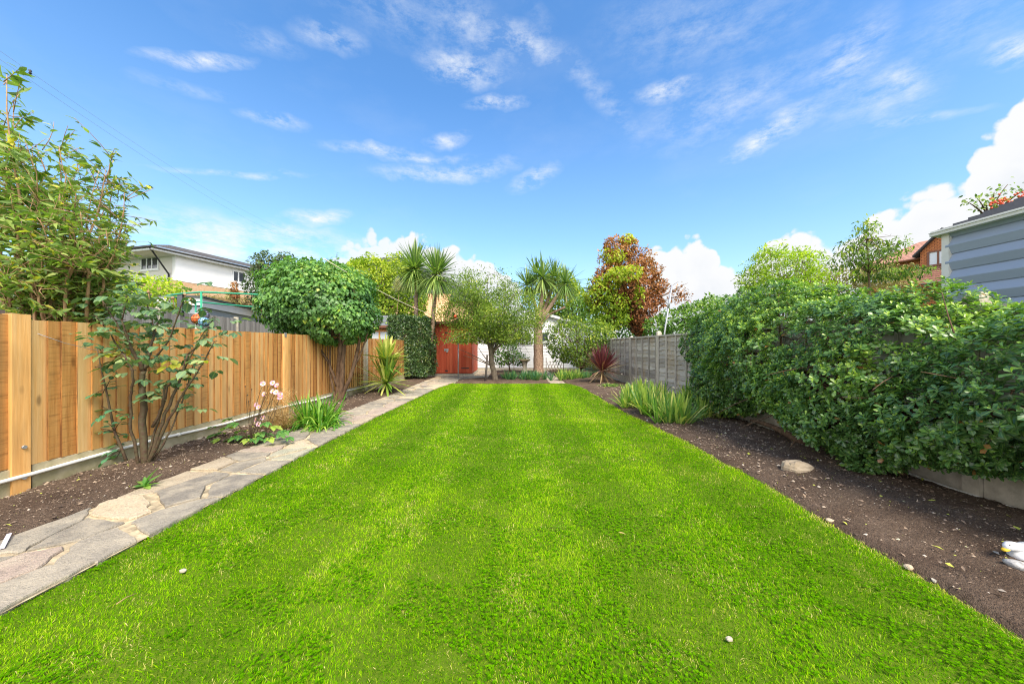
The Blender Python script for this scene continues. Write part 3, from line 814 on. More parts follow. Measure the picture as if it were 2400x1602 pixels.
# leaf colours
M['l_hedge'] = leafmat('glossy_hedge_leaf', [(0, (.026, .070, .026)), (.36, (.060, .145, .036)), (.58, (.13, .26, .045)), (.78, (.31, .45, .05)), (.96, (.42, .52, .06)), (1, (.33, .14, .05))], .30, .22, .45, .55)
M['l_dome'] = leafmat('dome_shrub_leaf', [(0, (.030, .085, .025)), (.4, (.080, .20, .045)), (.75, (.17, .34, .06)), (1, (.42, .48, .05))], .42, .25, .25, .4)
M['l_laurel'] = leafmat('laurel_leaf', [(0, (.020, .050, .020)), (.45, (.055, .115, .035)), (.8, (.13, .20, .06)), (1, (.30, .33, .10))], .28, .15, .2, .6)
M['l_budd'] = leafmat('narrow_shrub_leaf', [(0, (.050, .105, .028)), (.4, (.125, .205, .042)), (.75, (.25, .33, .07)), (.93, (.36, .41, .11)), (1, (.55, .48, .04))], .5, .35, .35, .3)
M['l_rose'] = leafmat('rose_leaf', [(0, (.045, .105, .050)), (.45, (.10, .185, .085)), (.8, (.20, .28, .14)), (.93, (.33, .38, .13)), (1, (.60, .55, .06))], .45, .25, .4, .4)
M['l_rose2'] = leafmat('young_rose_leaf', [(0, (.035, .125, .075)), (.6, (.065, .21, .11)), (1, (.14, .30, .10))], .45, .25, .35, .4)
M['l_lime'] = leafmat('lime_leaf', [(0, (.13, .20, .02)), (.5, (.32, .42, .03)), (1, (.60, .62, .06))], .5, .4, 0, .25)
M['l_yellow'] = leafmat('yellow_green_leaf', [(0, (.070, .135, .015)), (.5, (.22, .31, .022)), (1, (.46, .48, .05))], .5, .35, 0, .25)
M['l_apple'] = leafmat('apple_leaf', [(0, (.050, .095, .022)), (.5, (.155, .235, .038)), (.85, (.31, .38, .06)), (1, (.50, .48, .08))], .6, .35, 0, .2)
M['l_green'] = leafmat('mid_green_leaf', [(0, (.040, .10, .022)), (.5, (.105, .21, .04)), (1, (.27, .38, .07))], .5, .3, 0, .3)
M['l_dark'] = leafmat('dark_tree_leaf', [(0, (.030, .055, .025)), (.5, (.075, .115, .050)), (1, (.16, .20, .09))], .5, .25, 0, .3)
M['l_copper'] = leafmat('copper_leaf', [(0, (.16, .055, .025)), (.5, (.33, .135, .055)), (1, (.52, .27, .11))], .6, .25, 0, .2, 1.2)
M['l_rust'] = leafmat('rusty_hedge_leaf', [(0, (.13, .10, .045)), (.5, (.27, .22, .09)), (1, (.40, .37, .13))], .6, .25, 0, .2)
M['l_cord'] = leafmat('cabbage_palm_leaf', [(0, (.055, .125, .030)), (.5, (.14, .235, .050)), (.85, (.34, .42, .11)), (1, (.56, .50, .22))], .42, .2, 0, .45)
M['l_red'] = leafmat('red_cordyline_leaf', [(0, (.075, .018, .030)), (.55, (.19, .045, .055)), (.8, (.30, .12, .10)), (1, (.55, .42, .22))], .42, .2, 0, .4, 1.2)
M['l_yucca'] = leafmat('variegated_yucca_leaf', [(0, (.055, .14, .025)), (.45, (.16, .28, .04)), (.75, (.46, .50, .09)), (1, (.70, .66, .22))], .4, .2, 0, .45)
M['l_iris'] = leafmat('iris_leaf', [(0, (.060, .16, .040)), (.5, (.19, .33, .060)), (.8, (.42, .50, .10)), (1, (.66, .60, .22))], .45, .3, 0, .35)
M['l_blue'] = leafmat('blue_green_iris_leaf', [(0, (.035, .12, .055)), (.6, (.085, .22, .085)), (1, (.26, .36, .12))], .45, .25, 0, .35)
M['l_strap'] = leafmat('strap_leaf', [(0, (.045, .15, .012)), (.6, (.12, .31, .025)), (1, (.34, .48, .06))], .35, .3, 0, .5)
M['l_anem'] = leafmat('lobed_leaf', [(0, (.055, .17, .045)), (.6, (.13, .29, .06)), (1, (.34, .44, .07))], .5, .3, .4, .3)
M['l_dry'] = leafmat('dry_stalks', [(0, (.24, .14, .06)), (.5, (.44, .28, .12)), (1, (.62, .46, .24))], .8, .2, 0, .1)
M['l_plume'] = leafmat('dry_plume', [(0, (.34, .29, .18)), (1, (.60, .54, .37))], .9, .3, 0, .1)
M['petal'] = leafmat('pink_petal', [(0, (.72, .34, .52)), (.6, (.85, .55, .70)), (1, (.90, .76, .82))], .6, .35, 0, .2, 1.1)
M['stamen'] = plain('yellow_stamen', (.75, .50, .05), .7)
M['berry'] = plain('orange_red_berry', (.70, .09, .03), .3, .5, .3, 30)

# ------------------------------------------------------------------ right-hand hedge shrub
HE = [((3.60, 5.72, 1.18), (.52, 1.0, .74)), ((3.30, 4.25, 1.16), (.74, 1.25, .76)), ((3.34, 3.15, 1.02), (.74, .92, .68)), ((3.42, 1.95, .88), (.66, .9, .56)), ((3.16, 3.3, .55), (.48, .7, .40)), ((3.12, 2.5, .62), (.42, .5, .36)),
      ((3.34, 5.2, .62), (.44, .80, .50)), ((3.12, 2.98, .36), (.27, .30, .30)), ((3.2, 3.7, .72), (.55, .8, .42)), ((3.80, 6.3, .85), (.40, .5, .6))]
hd = thing('hedge_shrub', 'large glossy evergreen hedge shrub sprawling over the grey fence and right bed', 'shrub', (3.3, 3.6, 0))
mb = MB()
for (x, y, px, py) in ((3.35, 3.45, 0, 0), (3.3, 3.85, 0, 0), (3.4, 3.0, 0, 0)):
    b = Vector((x, y, 0)); f = Vector((x-.05, y+.1, .45)); limb(mb, bez(b, f, .1, 5, .1), .06, .045, 8)
    for i in range(26):
        c, r = HE[random.randrange(5)]
        d = Vector((random.gauss(0, 1), random.gauss(0, 1), random.gauss(0, .8))).normalized()
        tip = Vector((c[0]+d.x*r[0]*.85, c[1]+d.y*r[1]*.85, c[2]+d.z*r[2]*.85))
        p = bez(f, tip, .05, 6, .16); limb(mb, p, random.uniform(.014, .03), .004, 5)
        for k in range(3):
            a = p[random.randrange(2, 5)]; limb(mb, bez(a, a+Vector((random.gauss(0, .25), random.gauss(0, .3), random.gauss(0, .22))), .05, 4, .1), .007, .0025, 4)
limb(mb, bez((3.3, 3.9, .05), G(1760, 985, .14), .12, 6, .08), .045, .02, 7)
mb.build('branches', M['bark'], hd)
fm = FM()
nr = 12500
P, N = ell_shell(nr, HE, depth=.34, lump=.15, lf=2.6, gap=.21, seed=40, zmin=.05, inner=.82)
axis = nrm(N*.75+UP*.55+rdir(nr)*.45)
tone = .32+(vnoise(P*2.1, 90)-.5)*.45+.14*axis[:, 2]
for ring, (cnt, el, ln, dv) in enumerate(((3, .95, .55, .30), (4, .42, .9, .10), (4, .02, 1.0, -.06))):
    for j in range(cnt):
        a = 2*math.pi*(j/cnt)+ring*.5+RNG.random(nr)*.7
        e1 = nrm(np.cross(axis, rdir(nr))); e2 = np.cross(axis, e1) if j == 0 else e2
        if j == 0: E1 = e1; E2 = np.cross(axis, E1)
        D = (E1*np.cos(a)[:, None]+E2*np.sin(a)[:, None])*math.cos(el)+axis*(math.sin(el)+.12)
        L = .050*ln*(.55+.8*RNG.random(nr))
        keep = RNG.random(nr) < (.95 if ring else .8)
        base = P-axis*(.012*ring)[:, None] if False else P-axis*.012*ring
        v = tone+dv+RNG.normal(size=nr)*.09
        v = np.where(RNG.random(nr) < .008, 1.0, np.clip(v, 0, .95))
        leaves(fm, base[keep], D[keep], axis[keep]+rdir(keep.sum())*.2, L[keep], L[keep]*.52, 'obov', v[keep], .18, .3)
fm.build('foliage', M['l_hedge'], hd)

# ------------------------------------------------------------------ tall shrub behind the left fence
tb = W(128, 812, 3.35); tb.z = 0
bd = thing('tall_shrub', 'tall narrow leaved shrub with tan stems behind the near end of the tan fence', 'shrub', tb)
mb = MB(); fm = FM(); rb = random.Random(3)
tips = [(6, 170, 3.0), (30, 235, 3.2), (-40, 240, 3.2), (55, 330, 3.1), (-20, 330, 3.5), (100, 345, 3.5), (140, 352, 3.3), (180, 370, 3.6), (225, 400, 3.4), (262, 372, 3.25), (287, 425, 3.4), (255, 480, 3.6), (300, 455, 3.3),
        (292, 520, 3.5), (305, 560, 3.4), (275, 600, 3.2), (80, 420, 3.0), (20, 420, 3.6), (150, 450, 3.1), (200, 500, 3.0), (110, 520, 2.95), (40, 540, 3.0), (-40, 480, 3.0), (-120, 300, 3.3), (-160, 420, 3.1), (-90, 560, 3.2), (225, 590, 3.7), (60, 620, 3.0),
        (170, 600, 2.95), (15, 650, 2.9), (250, 650, 3.3), (190, 420, 3.8), (120, 430, 3.9), (240, 540, 3.1), (5, 300, 3.3)]
for k in range(30):
    x, y, Z = tips[rb.randrange(len(tips))]; tips.append((x+rb.uniform(-45, 45) if x < 250 else x-rb.uniform(0, 60), y+rb.uniform(-10, 110), Z+rb.uniform(-.25, .3)))
lp, ld, ln_, lv = [], [], [], []
for i, (x, y, Z) in enumerate(tips):
    tip = W(x, y, Z); tip.x = min(tip.x, -3.62)
    foot = tb+Vector((rb.uniform(-.25, .22), rb.uniform(-.22, .22), 0))
    mid = foot.lerp(tip, .45); mid.z = max(mid.z, 1.25+rb.uniform(0, .5)); mid.x = min(mid.x, -4.12)
    pts = [foot, foot.lerp(mid, .5)+Vector((rb.uniform(-.05, .05), rb.uniform(-.05, .05), .1)), mid]
    for q in range(1, 6):
        t = q/5; p = mid.lerp(tip, t)+Vector((rb.gauss(0, .025), rb.gauss(0, .025), .10*math.sin(t*3.1)))
        pts.append(p)
    r = rb.uniform(.006, .016) if i < 36 else rb.uniform(.004, .008)
    limb(mb, pts, r*1.5, .0025, 6)
    # side shoots with leaves in pairs
    for s in range(22 if i < 36 else 15):
        t = rb.uniform(-.1, 1.0); a = mid.lerp(tip, t)+Vector((0, 0, .10*math.sin(t*3.1)))
        d = Vector((rb.gauss(0, .6), rb.gauss(0, .6), rb.uniform(.0, 1.0))).normalized()
        Ls = rb.uniform(.12, .36); e = a+d*Ls
        if e.x > -3.5: continue
        limb(mb, bez(a, e, .08, 4, .1), .004, .0015, 4)
        for q in range(rb.randrange(7, 12)):
            u = rb.uniform(.2, 1); p = a.lerp(e, u); ang = rb.random()*6.28
            dd = (d*.6+Vector((math.cos(ang), math.sin(ang), rb.uniform(-.8, .5)))*.9)
            lp.append(p); ld.append(dd); ln_.append(rb.uniform(.04, .092)*(1.35 if y < 330 else 1)); lv.append(min(1, max(0, rb.gauss(.56, .22)+(.5 if rb.random() < .02 else 0))))
n = len(lp)
leaves(fm, V3(lp), V3(ld), np.tile(UP, (n, 1))*.7+rdir(n)*.9, np.array(ln_), np.array(ln_)*.35, 'lance', np.array(lv), .45, .3)
mb.build('stems', M['stem_tan'], bd); fm.build('foliage', M['l_budd'], bd)

# ------------------------------------------------------------------ rose bush in front of the left fence
rb = random.Random(8)
rbase = G(338, 1092, .04)
rs = thing('rose_bush', 'old leggy rose bush with thorny canes and dull green leaves in the left bed', 'shrub', rbase)
mb = MB(); fm = FM()
def pxpath(pts, Z0, dz): return [W(x, y, Z0+dz*i/(len(pts)-1)) for i, (x, y) in enumerate(pts)]
Zr = rbase.y
canes = [([(338, 1094), (334, 990), (336, 930), (329, 900), (337, 868)], .030, .020, 0), ([(337, 868), (318, 835), (300, 800), (285, 750)], .018, .006, -.15), ([(337, 868), (352, 820), (362, 770), (400, 700)], .018, .005, .2), ([(337, 868), (400, 790), (432, 692)], .010, .004, -.1),
         ([(344, 1094), (372, 1010), (405, 930), (425, 880), (440, 830)], .017, .008, .1), ([(342, 1094), (388, 1000), (430, 920), (470, 860), (502, 800)], .014, .004, -.1), ([(330, 1092), (308, 1010), (306, 930), (312, 880), (290, 830)], .013, .007, -.2),
         ([(338, 1092), (360, 1020), (395, 905), (430, 870), (480, 775)], .012, .004, .15), ([(360, 1000), (380, 950), (388, 905)], .013, .008, 0), ([(290, 830), (250, 770), (225, 740)], .007, .003, -.1), ([(285, 750), (300, 700), (296, 690)], .006, .003, 0), ([(440, 830), (480, 790), (500, 745)], .007, .003, .1),
         ([(345, 1094), (382, 1040), (412, 985), (440, 900), (455, 850)], .010, .004, .25), ([(362, 770), (345, 720), (350, 690)], .006, .003, .1), ([(300, 800), (262, 735), (240, 705)], .006, .003, -.1)]
ends = []
for pts, r0, r1, dz in canes:
    p = pxpath(pts, Zr, dz); p[0] = W(pts[0][0], pts[0][1], Zr) if pts[0][1] < 1085 else Vector((p[0].x, Zr, .0))
    q = []
    for i in range(len(p)-1):
        for s in range(4): q.append(p[i].lerp(p[i+1], s/4)+Vector((rb.gauss(0, .004), rb.gauss(0, .004), 0)))
    q.append(p[-1]); limb(mb, q, r0, r1, 7)
    for s in range(int(14*len(pts))):
        a = q[rb.randrange(len(q))]; d = Vector((rb.gauss(0, 1), rb.gauss(0, 1), .2)).normalized(); mb.tube([a, a+d*(r0*.5+.018)], [.004, .0006], 4, cap=False)
mb.build('canes', M['cane'], rs)
cl = [(215, 725), (250, 690), (255, 750), (300, 700), (330, 745), (360, 695), (290, 790), (340, 800), (388, 770), (225, 705), (420, 725), (452, 692), (300, 830), (378, 835), (428, 815), (465, 770), (505, 745), (495, 850), (445, 875), (405, 868), (272, 850),
      (330, 690), (395, 735), (270, 720), (345, 770), (315, 760), (235, 770), (480, 800), (412, 770), (360, 860), (310, 870), (450, 905), (440, 960), (370, 930), (430, 910), (375, 905), (205, 735), (355, 725), (500, 770), (285, 690), (260, 810), (395, 800), (320, 815), (240, 740), (300, 740), (350, 830), (410, 840), (430, 860), (280, 770), (330, 720)]
lp, ld, ll, lv = [], [], [], []
for (x, y) in cl:
    c = W(x, y, Zr+rb.uniform(-.25, .25))
    for k in range(4):
        d = Vector((rb.gauss(0, 1), rb.gauss(0, 1), rb.uniform(-.5, .5))).normalized(); st = c+Vector((rb.gauss(0, .045), rb.gauss(0, .06), rb.gauss(0, .05)))
        side = d.cross(Vector((0, 0, 1))).normalized(); v = min(.96, max(0, rb.gauss(.48, .2))); v = 1.0 if rb.random() < .05 else v
        for (u, sd) in ((.09, 0), (.05, 1), (.05, -1), (.015, 1), (.015, -1)):
            lp.append(st+d*u); ld.append(d*(1 if sd == 0 else .35)+side*sd*.9+Vector((0, 0, -.3))); ll.append(rb.uniform(.058, .092)*(1.15 if sd == 0 else .85)); lv.append(v+rb.gauss(0, .05))
n = len(lp); leaves(fm, V3(lp), V3(ld), np.tile(UP, (n, 1))+rdir(n)*.35, np.array(ll), np.array(ll)*.66, 'oval', np.array(lv), .25, .2)
fm.build('foliage', M['l_rose'], rs)
for i, (x, y) in enumerate([(348, 684), (405, 698), (448, 700), (505, 770), (433, 690), (240, 697)]):
    mb = MB(); c = W(x, y, Zr+rb.uniform(-.1, .1)); mb.ball(c, (.013, .013, .014), 8, 6); mb.tube([c, c+Vector((0.01, 0, -.08))], .003, 4); mb.build('rose_hip', M['stem_tan'], rs)
# young shoot
b2 = G(303, 1085, .05)
ys_ = thing('rose_shoot', 'slender rose shoot with blue green leaflets leaning left of the leggy rose bush', 'shrub', b2)
mb = MB(); fm = FM(); path = pxpath([(303, 1085), (285, 1050), (268, 1010), (258, 960), (248, 910), (236, 860), (228, 815)], b2.y, -.1); path[0] = Vector((b2.x, b2.y, 0)); limb(mb, path, .014, .004, 6)
lp, ld, ll = [], [], []
for (x, y) in [(205, 945), (225, 985), (280, 905), (215, 1000), (270, 960), (285, 985), (240, 1010), (255, 1060), (290, 1020), (300, 975), (265, 870), (225, 870), (205, 860), (245, 830), (275, 1070), (240, 930), (222, 850), (258, 890), (245, 1080), (210, 930), (252, 990), (268, 1040), (232, 960)]:
    c = W(x, y, b2.y+rb.uniform(-.12, .12)); j = min(path, key=lambda p: (p-c).length); limb(mb, bez(j, c, .05, 4), .004, .002, 4)
    d = (c-j).normalized()
    side = d.cross(Vector((0, 0, 1))).normalized()
    for (u, sd) in ((.0, 0), (-.03, 1), (-.03, -1), (-.06, 1), (-.06, -1)):
        lp.append(c+d*u); ld.append(d*(1 if sd == 0 else .3)+side*sd+Vector((0, 0, rb.uniform(-.3, .1)))); ll.append(rb.uniform(.05, .075))
n = len(lp); leaves(fm, V3(lp), V3(ld), np.tile(UP, (n, 1))+rdir(n)*.4, np.array(ll), np.array(ll)*.62, 'oval', None, .2, .2)
mb.build('stem', M['cane'], ys_); fm.build('foliage', M['l_rose2'], ys_)

# seedling beside the path
b3 = G(340, 1140, .03)
wd = thing('leafy_weed', 'small pale green leafy weed at the edge of the stone path', 'plant', b3)
fm = FM(); n = 9
a = np.array([2.6, .5, 1.2, 3.6, .1, 1.9, -.6, 4.6, 2.2]); e = np.array([.35, .9, 1.2, .2, .45, 1.1, .2, .5, .8])
D = np.stack([np.cos(a)*np.cos(e), np.sin(a)*np.cos(e)*.8, np.sin(e)], -1)
leaves(fm, np.tile(np.array(b3), (n, 1)), D, np.tile(UP, (n, 1))+rdir(n)*.3, np.array([.15, .13, .16, .10, .12, .11, .1, .09, .1]), .05, 'lobed', np.array([.75, .5, .6, .3, .7, .4, .8, .3, .5]), .25, .35)
fm.build('leaf', M['l_anem'], wd)

# ------------------------------------------------------------------ pink anemone
b4 = G(588, 1032, .05)
an = thing('anemone_plant', 'pink flowered anemone with lobed leaves beside the stone path', 'plant', b4)
mb = MB(); rb = random.Random(4); fl = [(617, 899), (640, 897), (650, 903), (640, 916), (648, 919), (657, 924), (602, 948), (607, 954), (617, 979), (601, 983), (607, 993), (620, 923), (657, 932)]
heads = []
for (x, y) in fl:
    c = W(x, y, b4.y+rb.uniform(-.12, .12)); heads.append(c)
    limb(mb, bez(b4+Vector((.06+rb.uniform(-.08, .12), rb.uniform(-.08, .08), -.03)), c, .08, 7, .05), .0045, .002, 5)
for (x, y) in [(575, 905), (580, 925), (590, 912), (583, 940), (628, 905), (640, 905)]:
    c = W(x, y, b4.y); limb(mb, bez(b4, c, .05, 6, .05), .003, .0015, 4); mb.ball(c, .008, 6, 5)
mb.build('stems', M['cane'], an)
for c in heads:
    fm = FM(); nf = Vector((rb.uniform(-.5, .5), -1, rb.uniform(.1, .7))).normalized(); e1 = nf.cross(Vector((0, 0, 1))).normalized(); e2 = nf.cross(e1)
    a0 = rb.random()*6; D = V3([e1*math.cos(a0+k*2*math.pi/6)+e2*math.sin(a0+k*2*math.pi/6)+nf*.25 for k in range(6)])
    leaves(fm, np.tile(np.array(c), (6, 1)), D, np.tile(np.array(nf), (6, 1)), .033, .030, 'obov', None, -.15, .1)
    f = fm.build('flower', M['petal'], an)
    mb = MB(); mb.ball(c+nf*.006, .008, 8, 6); mb.build('flower_centre', M['stamen'], f)
fm = FM(); lp, ld, ll = [], [], []; mb = MB()
for (x, y, s) in [(535, 1010, 1.2), (552, 1000, 1.1), (520, 1030, 1), (575, 1045, 1.2), (590, 1035, 1.1), (548, 1045, 1.1), (610, 1022, 1), (640, 1008, 1.1), (660, 1018, 1.1), (630, 1035, 1), (650, 1040, .9), (620, 1000, .9), (565, 1018, 1.2), (600, 1060, 1), (580, 1065, .9), (505, 1055, 1), (515, 1045, 1), (540, 990, .9), (560, 1030, 1.1), (625, 1050, .8), (500, 1008, .8), (675, 1035, .8), (655, 1028, .8)]:
    c = W(x, y, b4.y+rb.uniform(-.15, .15)); c.z = max(c.z, .06)+.05
    d = Vector((c.x-b4.x, c.y-b4.y+rb.uniform(-.1, .05), 0)); d = d.normalized() if d.length > .02 else Vector((1, 0, 0))
    limb(mb, bez(b4+Vector((0, 0, -.03)), c, .15, 5), .003, .002, 4)
    for k in (-.9, 0, .9):
        lp.append(c); q = Vector((d.x*math.cos(k)-d.y*math.sin(k), d.x*math.sin(k)+d.y*math.cos(k), -.25)); ld.append(q); ll.append(.115*s*(1 if k == 0 else .8))
n = len(lp); leaves(fm, V3(lp), V3(ld), np.tile(UP, (n, 1))+rdir(n)*.25, np.array(ll), np.array(ll)*.8, 'lobed', None, .2, .15)
mb.build('leaf_stalk', M['cane'], an); fm.build('foliage', M['l_anem'], an)
# dry brown plant behind it
b5 = G(660, 1002, .05)
dp = thing('withered_plant', 'withered brown wispy plant between the pink anemone and the strappy green clump', 'plant', b5)
fm = FM(); n = 650
a = RNG.random(n)*6.28; e = .5+1.0*RNG.random(n); D = np.stack([np.cos(a)*np.cos(e)*.8-.12, np.sin(a)*np.cos(e)*.7, np.sin(e)], -1)
straps(fm, np.tile(np.array(b5), (n, 1))+RNG.normal(size=(n, 3))*np.array([.05, .05, 0])-UP*.04, D, .18+.42*RNG.random(n), .004, .15+.3*RNG.random(n), None, 5)
n = 1700; P = np.array(b5)+np.stack([RNG.normal(size=n)*.11-.04, RNG.normal(size=n)*.1, .03+.5*RNG.random(n)**1.4], -1); leaves(fm, P, rdir(n)+UP*.5, rdir(n), .03, .006, 'dia')
fm.build('stalks', M['l_dry'], dp)

# ------------------------------------------------------------------ rosettes and strappy clumps
def tuft(fm, c, n, L, Wd, e0, e1, droop, vlo=0., vhi=1., ax=(0, 0), spread=.03, rows=7, flat=1.0, ebias=1.0):
    a = RNG.random(n)*6.28; e = e0+(e1-e0)*RNG.random(n)**ebias
    D = np.stack([np.cos(a)*np.cos(e)+ax[0], (np.sin(a)*np.cos(e)+ax[1])*flat, np.sin(e)], -1)
    P = np.tile(np.array(c, float), (n, 1))+np.stack([np.cos(a)*spread, np.sin(a)*spread, np.zeros(n)], -1)*RNG.random((n, 1))
    t = np.clip((e-e0)/(e1-e0+1e-6), 0, 1)
    var = vlo+(vhi-vlo)*RNG.random(n)
    straps(fm, P, D, L*(.75+.4*RNG.random(n)), Wd, droop*(.6+.8*RNG.random(n))*np.clip(np.cos(e)+.1, .05, 1), var, rows)
b = G(728, 998, .05)
t = thing('strappy_clump', 'lush bright green clump of arching strap leaves beside the path', 'plant', b)
fm = FM()
for k in range(15): tuft(fm, (b.x+RNG.normal()*.15, b.y+.18+RNG.normal()*.17, -.02), 34, .64, .024, .5, 1.4, .85)
fm.build('leaves', M['l_strap'], t)
b = G(905, 920, .04)
t = thing('yucca_plant', 'variegated yucca with two stacked rosettes by the far end of the tan fence', 'plant', b)
mb = MB(); limb(mb, [Vector((b.x, b.y, -.03)), W(903, 880, b.y), W(906, 830, b.y)], .035, .03, 8); mb.build('stem', M['bark_grey'], t)
for (px, py, n, L, vlo, vhi, e0) in ((905, 896, 130, .78, .15, .95, -.3), (906, 860, 50, .62, .2, .8, -.1), (907, 843, 90, .62, .5, 1.0, .1)):
    fm = FM(); tuft(fm, W(px, py, b.y), n, L, .055, e0, 1.5, .16, vlo, vhi); fm.build('leaf_rosette', M['l_yucca'], t)

def palm(name, label, base, trunk, r0, r1, heads, group=None, mat='l_cord', nleaf=150, L=.74):
    t = thing(name, label, 'palm', base, group)
    mb = MB()
    for i, (pts, ra, rb_) in enumerate(trunk):
        q = []
        for j in range(len(pts)-1):
            for s in range(5): q.append(Vector(pts[j]).lerp(Vector(pts[j+1]), s/5))
        q.append(Vector(pts[-1])); k = len(q)
        mb.tube(q, [(ra+(rb_-ra)*j/(k-1))*(1+.05*math.sin(j*2.1)) for j in range(k)], 10)
    mb.build('trunk', M['palmbark'], t)
    for (c, n, ll, sc) in heads:
        fm = FM()
        tuft(fm, c, int(n*.75), ll*1.36, .050*sc, -.1, 1.5, .16, .05, .8, rows=7, ebias=1.1)
        tuft(fm, (c[0], c[1], c[2]-.06), int(n*.62), ll*1.28, .046*sc, -.95, .1, .30, .3, .85, rows=6)
        tuft(fm, (c[0], c[1], c[2]-.16), int(n*.16), ll*1.0, .034*sc, -1.4, -.9, .05, .8, 1.0, rows=5)
        fm.build('leaf_head', M[mat], t)
    return t
pa = W(993, 886, 12.2); pa.z = 0
palm('cabbage_palm', 'slim cabbage palm with leaning trunk before the red shed doors', pa, [([Vector((pa.x, pa.y, -.03)), W(1006, 820, pa.y), W(1014, 760, pa.y), W(1018, 700, pa.y), W(1023, 650, pa.y)], .085, .065)], 0, 0, [(tuple(W(1023, 643, pa.y)), 270, .78, 1)])
pz = 12.9; pb2 = W(976, 880, pz); pb2.z = 0
palm('cabbage_palm', 'tall cabbage palm with straight trunk rising behind the clipped hedge block', pb2, [([pb2, W(976, 760, pz), W(975, 690, pz), W(972, 640, pz)], .07, .06)], 0, 0, [(tuple(W(972, 630, pz)), 270, .80, 1)])
pz = 13.4; pc = W(1262, 880, pz); pc.z = 0
fk = W(1262, 755, pz)
palm('cabbage_palm', 'thick trunked many headed cabbage palm in front of the white shed', pc, [([pc, W(1262, 830, pz), W(1261, 780, pz), fk], .22, .155), ([W(1262, 765, pz), W(1264, 730, pz), W(1272, 690, pz), W(1272, 660, pz)], .11, .06), ([fk, W(1283, 728, pz), W(1300, 702, pz), W(1322, 672, pz)], .10, .06), ([W(1262, 765, pz), W(1256, 720, pz), W(1243, 675, pz+.3)], .09, .05), ([W(1265, 762, pz), W(1290, 735, pz+.2), W(1325, 719, pz)], .06, .04), ([fk, W(1285, 700, pz+.4), W(1300, 655, pz+.5)], .08, .05)], 0, 0,
     [(tuple(W(1271, 650, pz)), 130, .72, 1), (tuple(W(1236, 668, pz+.3)), 110, .62, 1), (tuple(W(1325, 664, pz)), 120, .66, 1), (tuple(W(1298, 648, pz+.6)), 110, .62, 1), (tuple(W(1256, 640, pz+.9)), 80, .6, 1)])
# red cordyline
b = G(1411, 901)
t = thing('red_cordyline', 'spiky dark red cordyline by the far end of the grey panel fence', 'plant', b)
mb = MB(); limb(mb, [Vector((b.x, b.y, -.03)), W(1411, 880, b.y), W(1411, 866, b.y)], .045, .04, 8); mb.build('stem', M['stem_tan'], t)
fm = FM(); c = W(1411, 868, b.y)
tuft(fm, c, 170, .82, .034, .40, 1.55, .06, 0, .62); tuft(fm, c, 80, .86, .032, -.1, .6, .14, .45, 1.0); tuft(fm, W(1411, 874, b.y), 14, .5, .03, -1.0, -.3, .1, .9, 1.0)
fm.build('leaf_rosette', M['l_red'], t)
# iris bed on the right, one clump at a time
proto = None
spots = [(1478, 958), (1515, 975), (1560, 985), (1600, 968), (1538, 950), (1652, 985), (1500, 940), (1585, 1000), (1625, 950)]
for i, (x, y) in enumerate(spots):
    p = G(x, y); p.z = .02
    if proto is None:
        proto = thing('iris_clump', 'fan of yellowing sword shaped iris leaves in the right bed before the grey fence', 'plant', p, 'iris clumps in the right bed')
        fm = FM()
        for k in range(7): tuft(fm, (p.x+RNG.normal()*.09, p.y+RNG.normal()*.09, 0), 20, .52, .030, .75, 1.5, .42, .1, 1.0)
        fm.build('leaves', M['l_iris'], proto)
    else: dup(proto, p, i*1.3, None, random.uniform(.85, 1.15))
# blue green clumps in the far bed
for (x, y, w, n, lab, mat, L) in ((1239, 893, .95, 26, 'low blue green clump of iris leaves at the foot of the thick palm', 'l_blue', .40), (1338, 892, .42, 14, 'spiky striped green clump left of the red cordyline', 'l_iris', .46), (1372, 890, .30, 9, 'blue green grassy clump just left of the red cordyline stem', 'l_blue', .36)):
    b = G(x, y); t = thing('iris_clump', lab, 'plant', b); fm = FM()
    for k in range(n): tuft(fm, (b.x+RNG.uniform(-w, w), b.y+RNG.uniform(-.05, .35), 0), 22, L, .026, .8, 1.5, .4, .05, .9)
    fm.build('leaves', M[mat], t)
b = G(1434, 911); t = thing('low_plant', 'low dark green leafy plant at the foot of the concrete fence post', 'plant', b); fm = FM(); n = 260
P = np.array(b)+np.stack([RNG.normal(size=n)*.13, RNG.normal(size=n)*.12, .02+.10*RNG.random(n)], -1); leaves(fm, P, rdir(n)*np.array([1, 1, .3])+UP*.25, np.tile(UP, (n, 1))+rdir(n)*.4, .09, .035, 'lance'); fm.build('foliage', M['l_green'], t)
b = W(1690, 960, 5.6); b.z = 0; t = thing('low_plant', 'straggly grassy plant tucked under the left end of the hedge shrub', 'plant', b); fm = FM()
for k in range(6): tuft(fm, (b.x+RNG.normal()*.16, b.y+RNG.normal()*.2, 0), 16, .34, .014, .4, 1.4, .5, .2, .9)
fm.build('foliage', M['l_iris'], t)

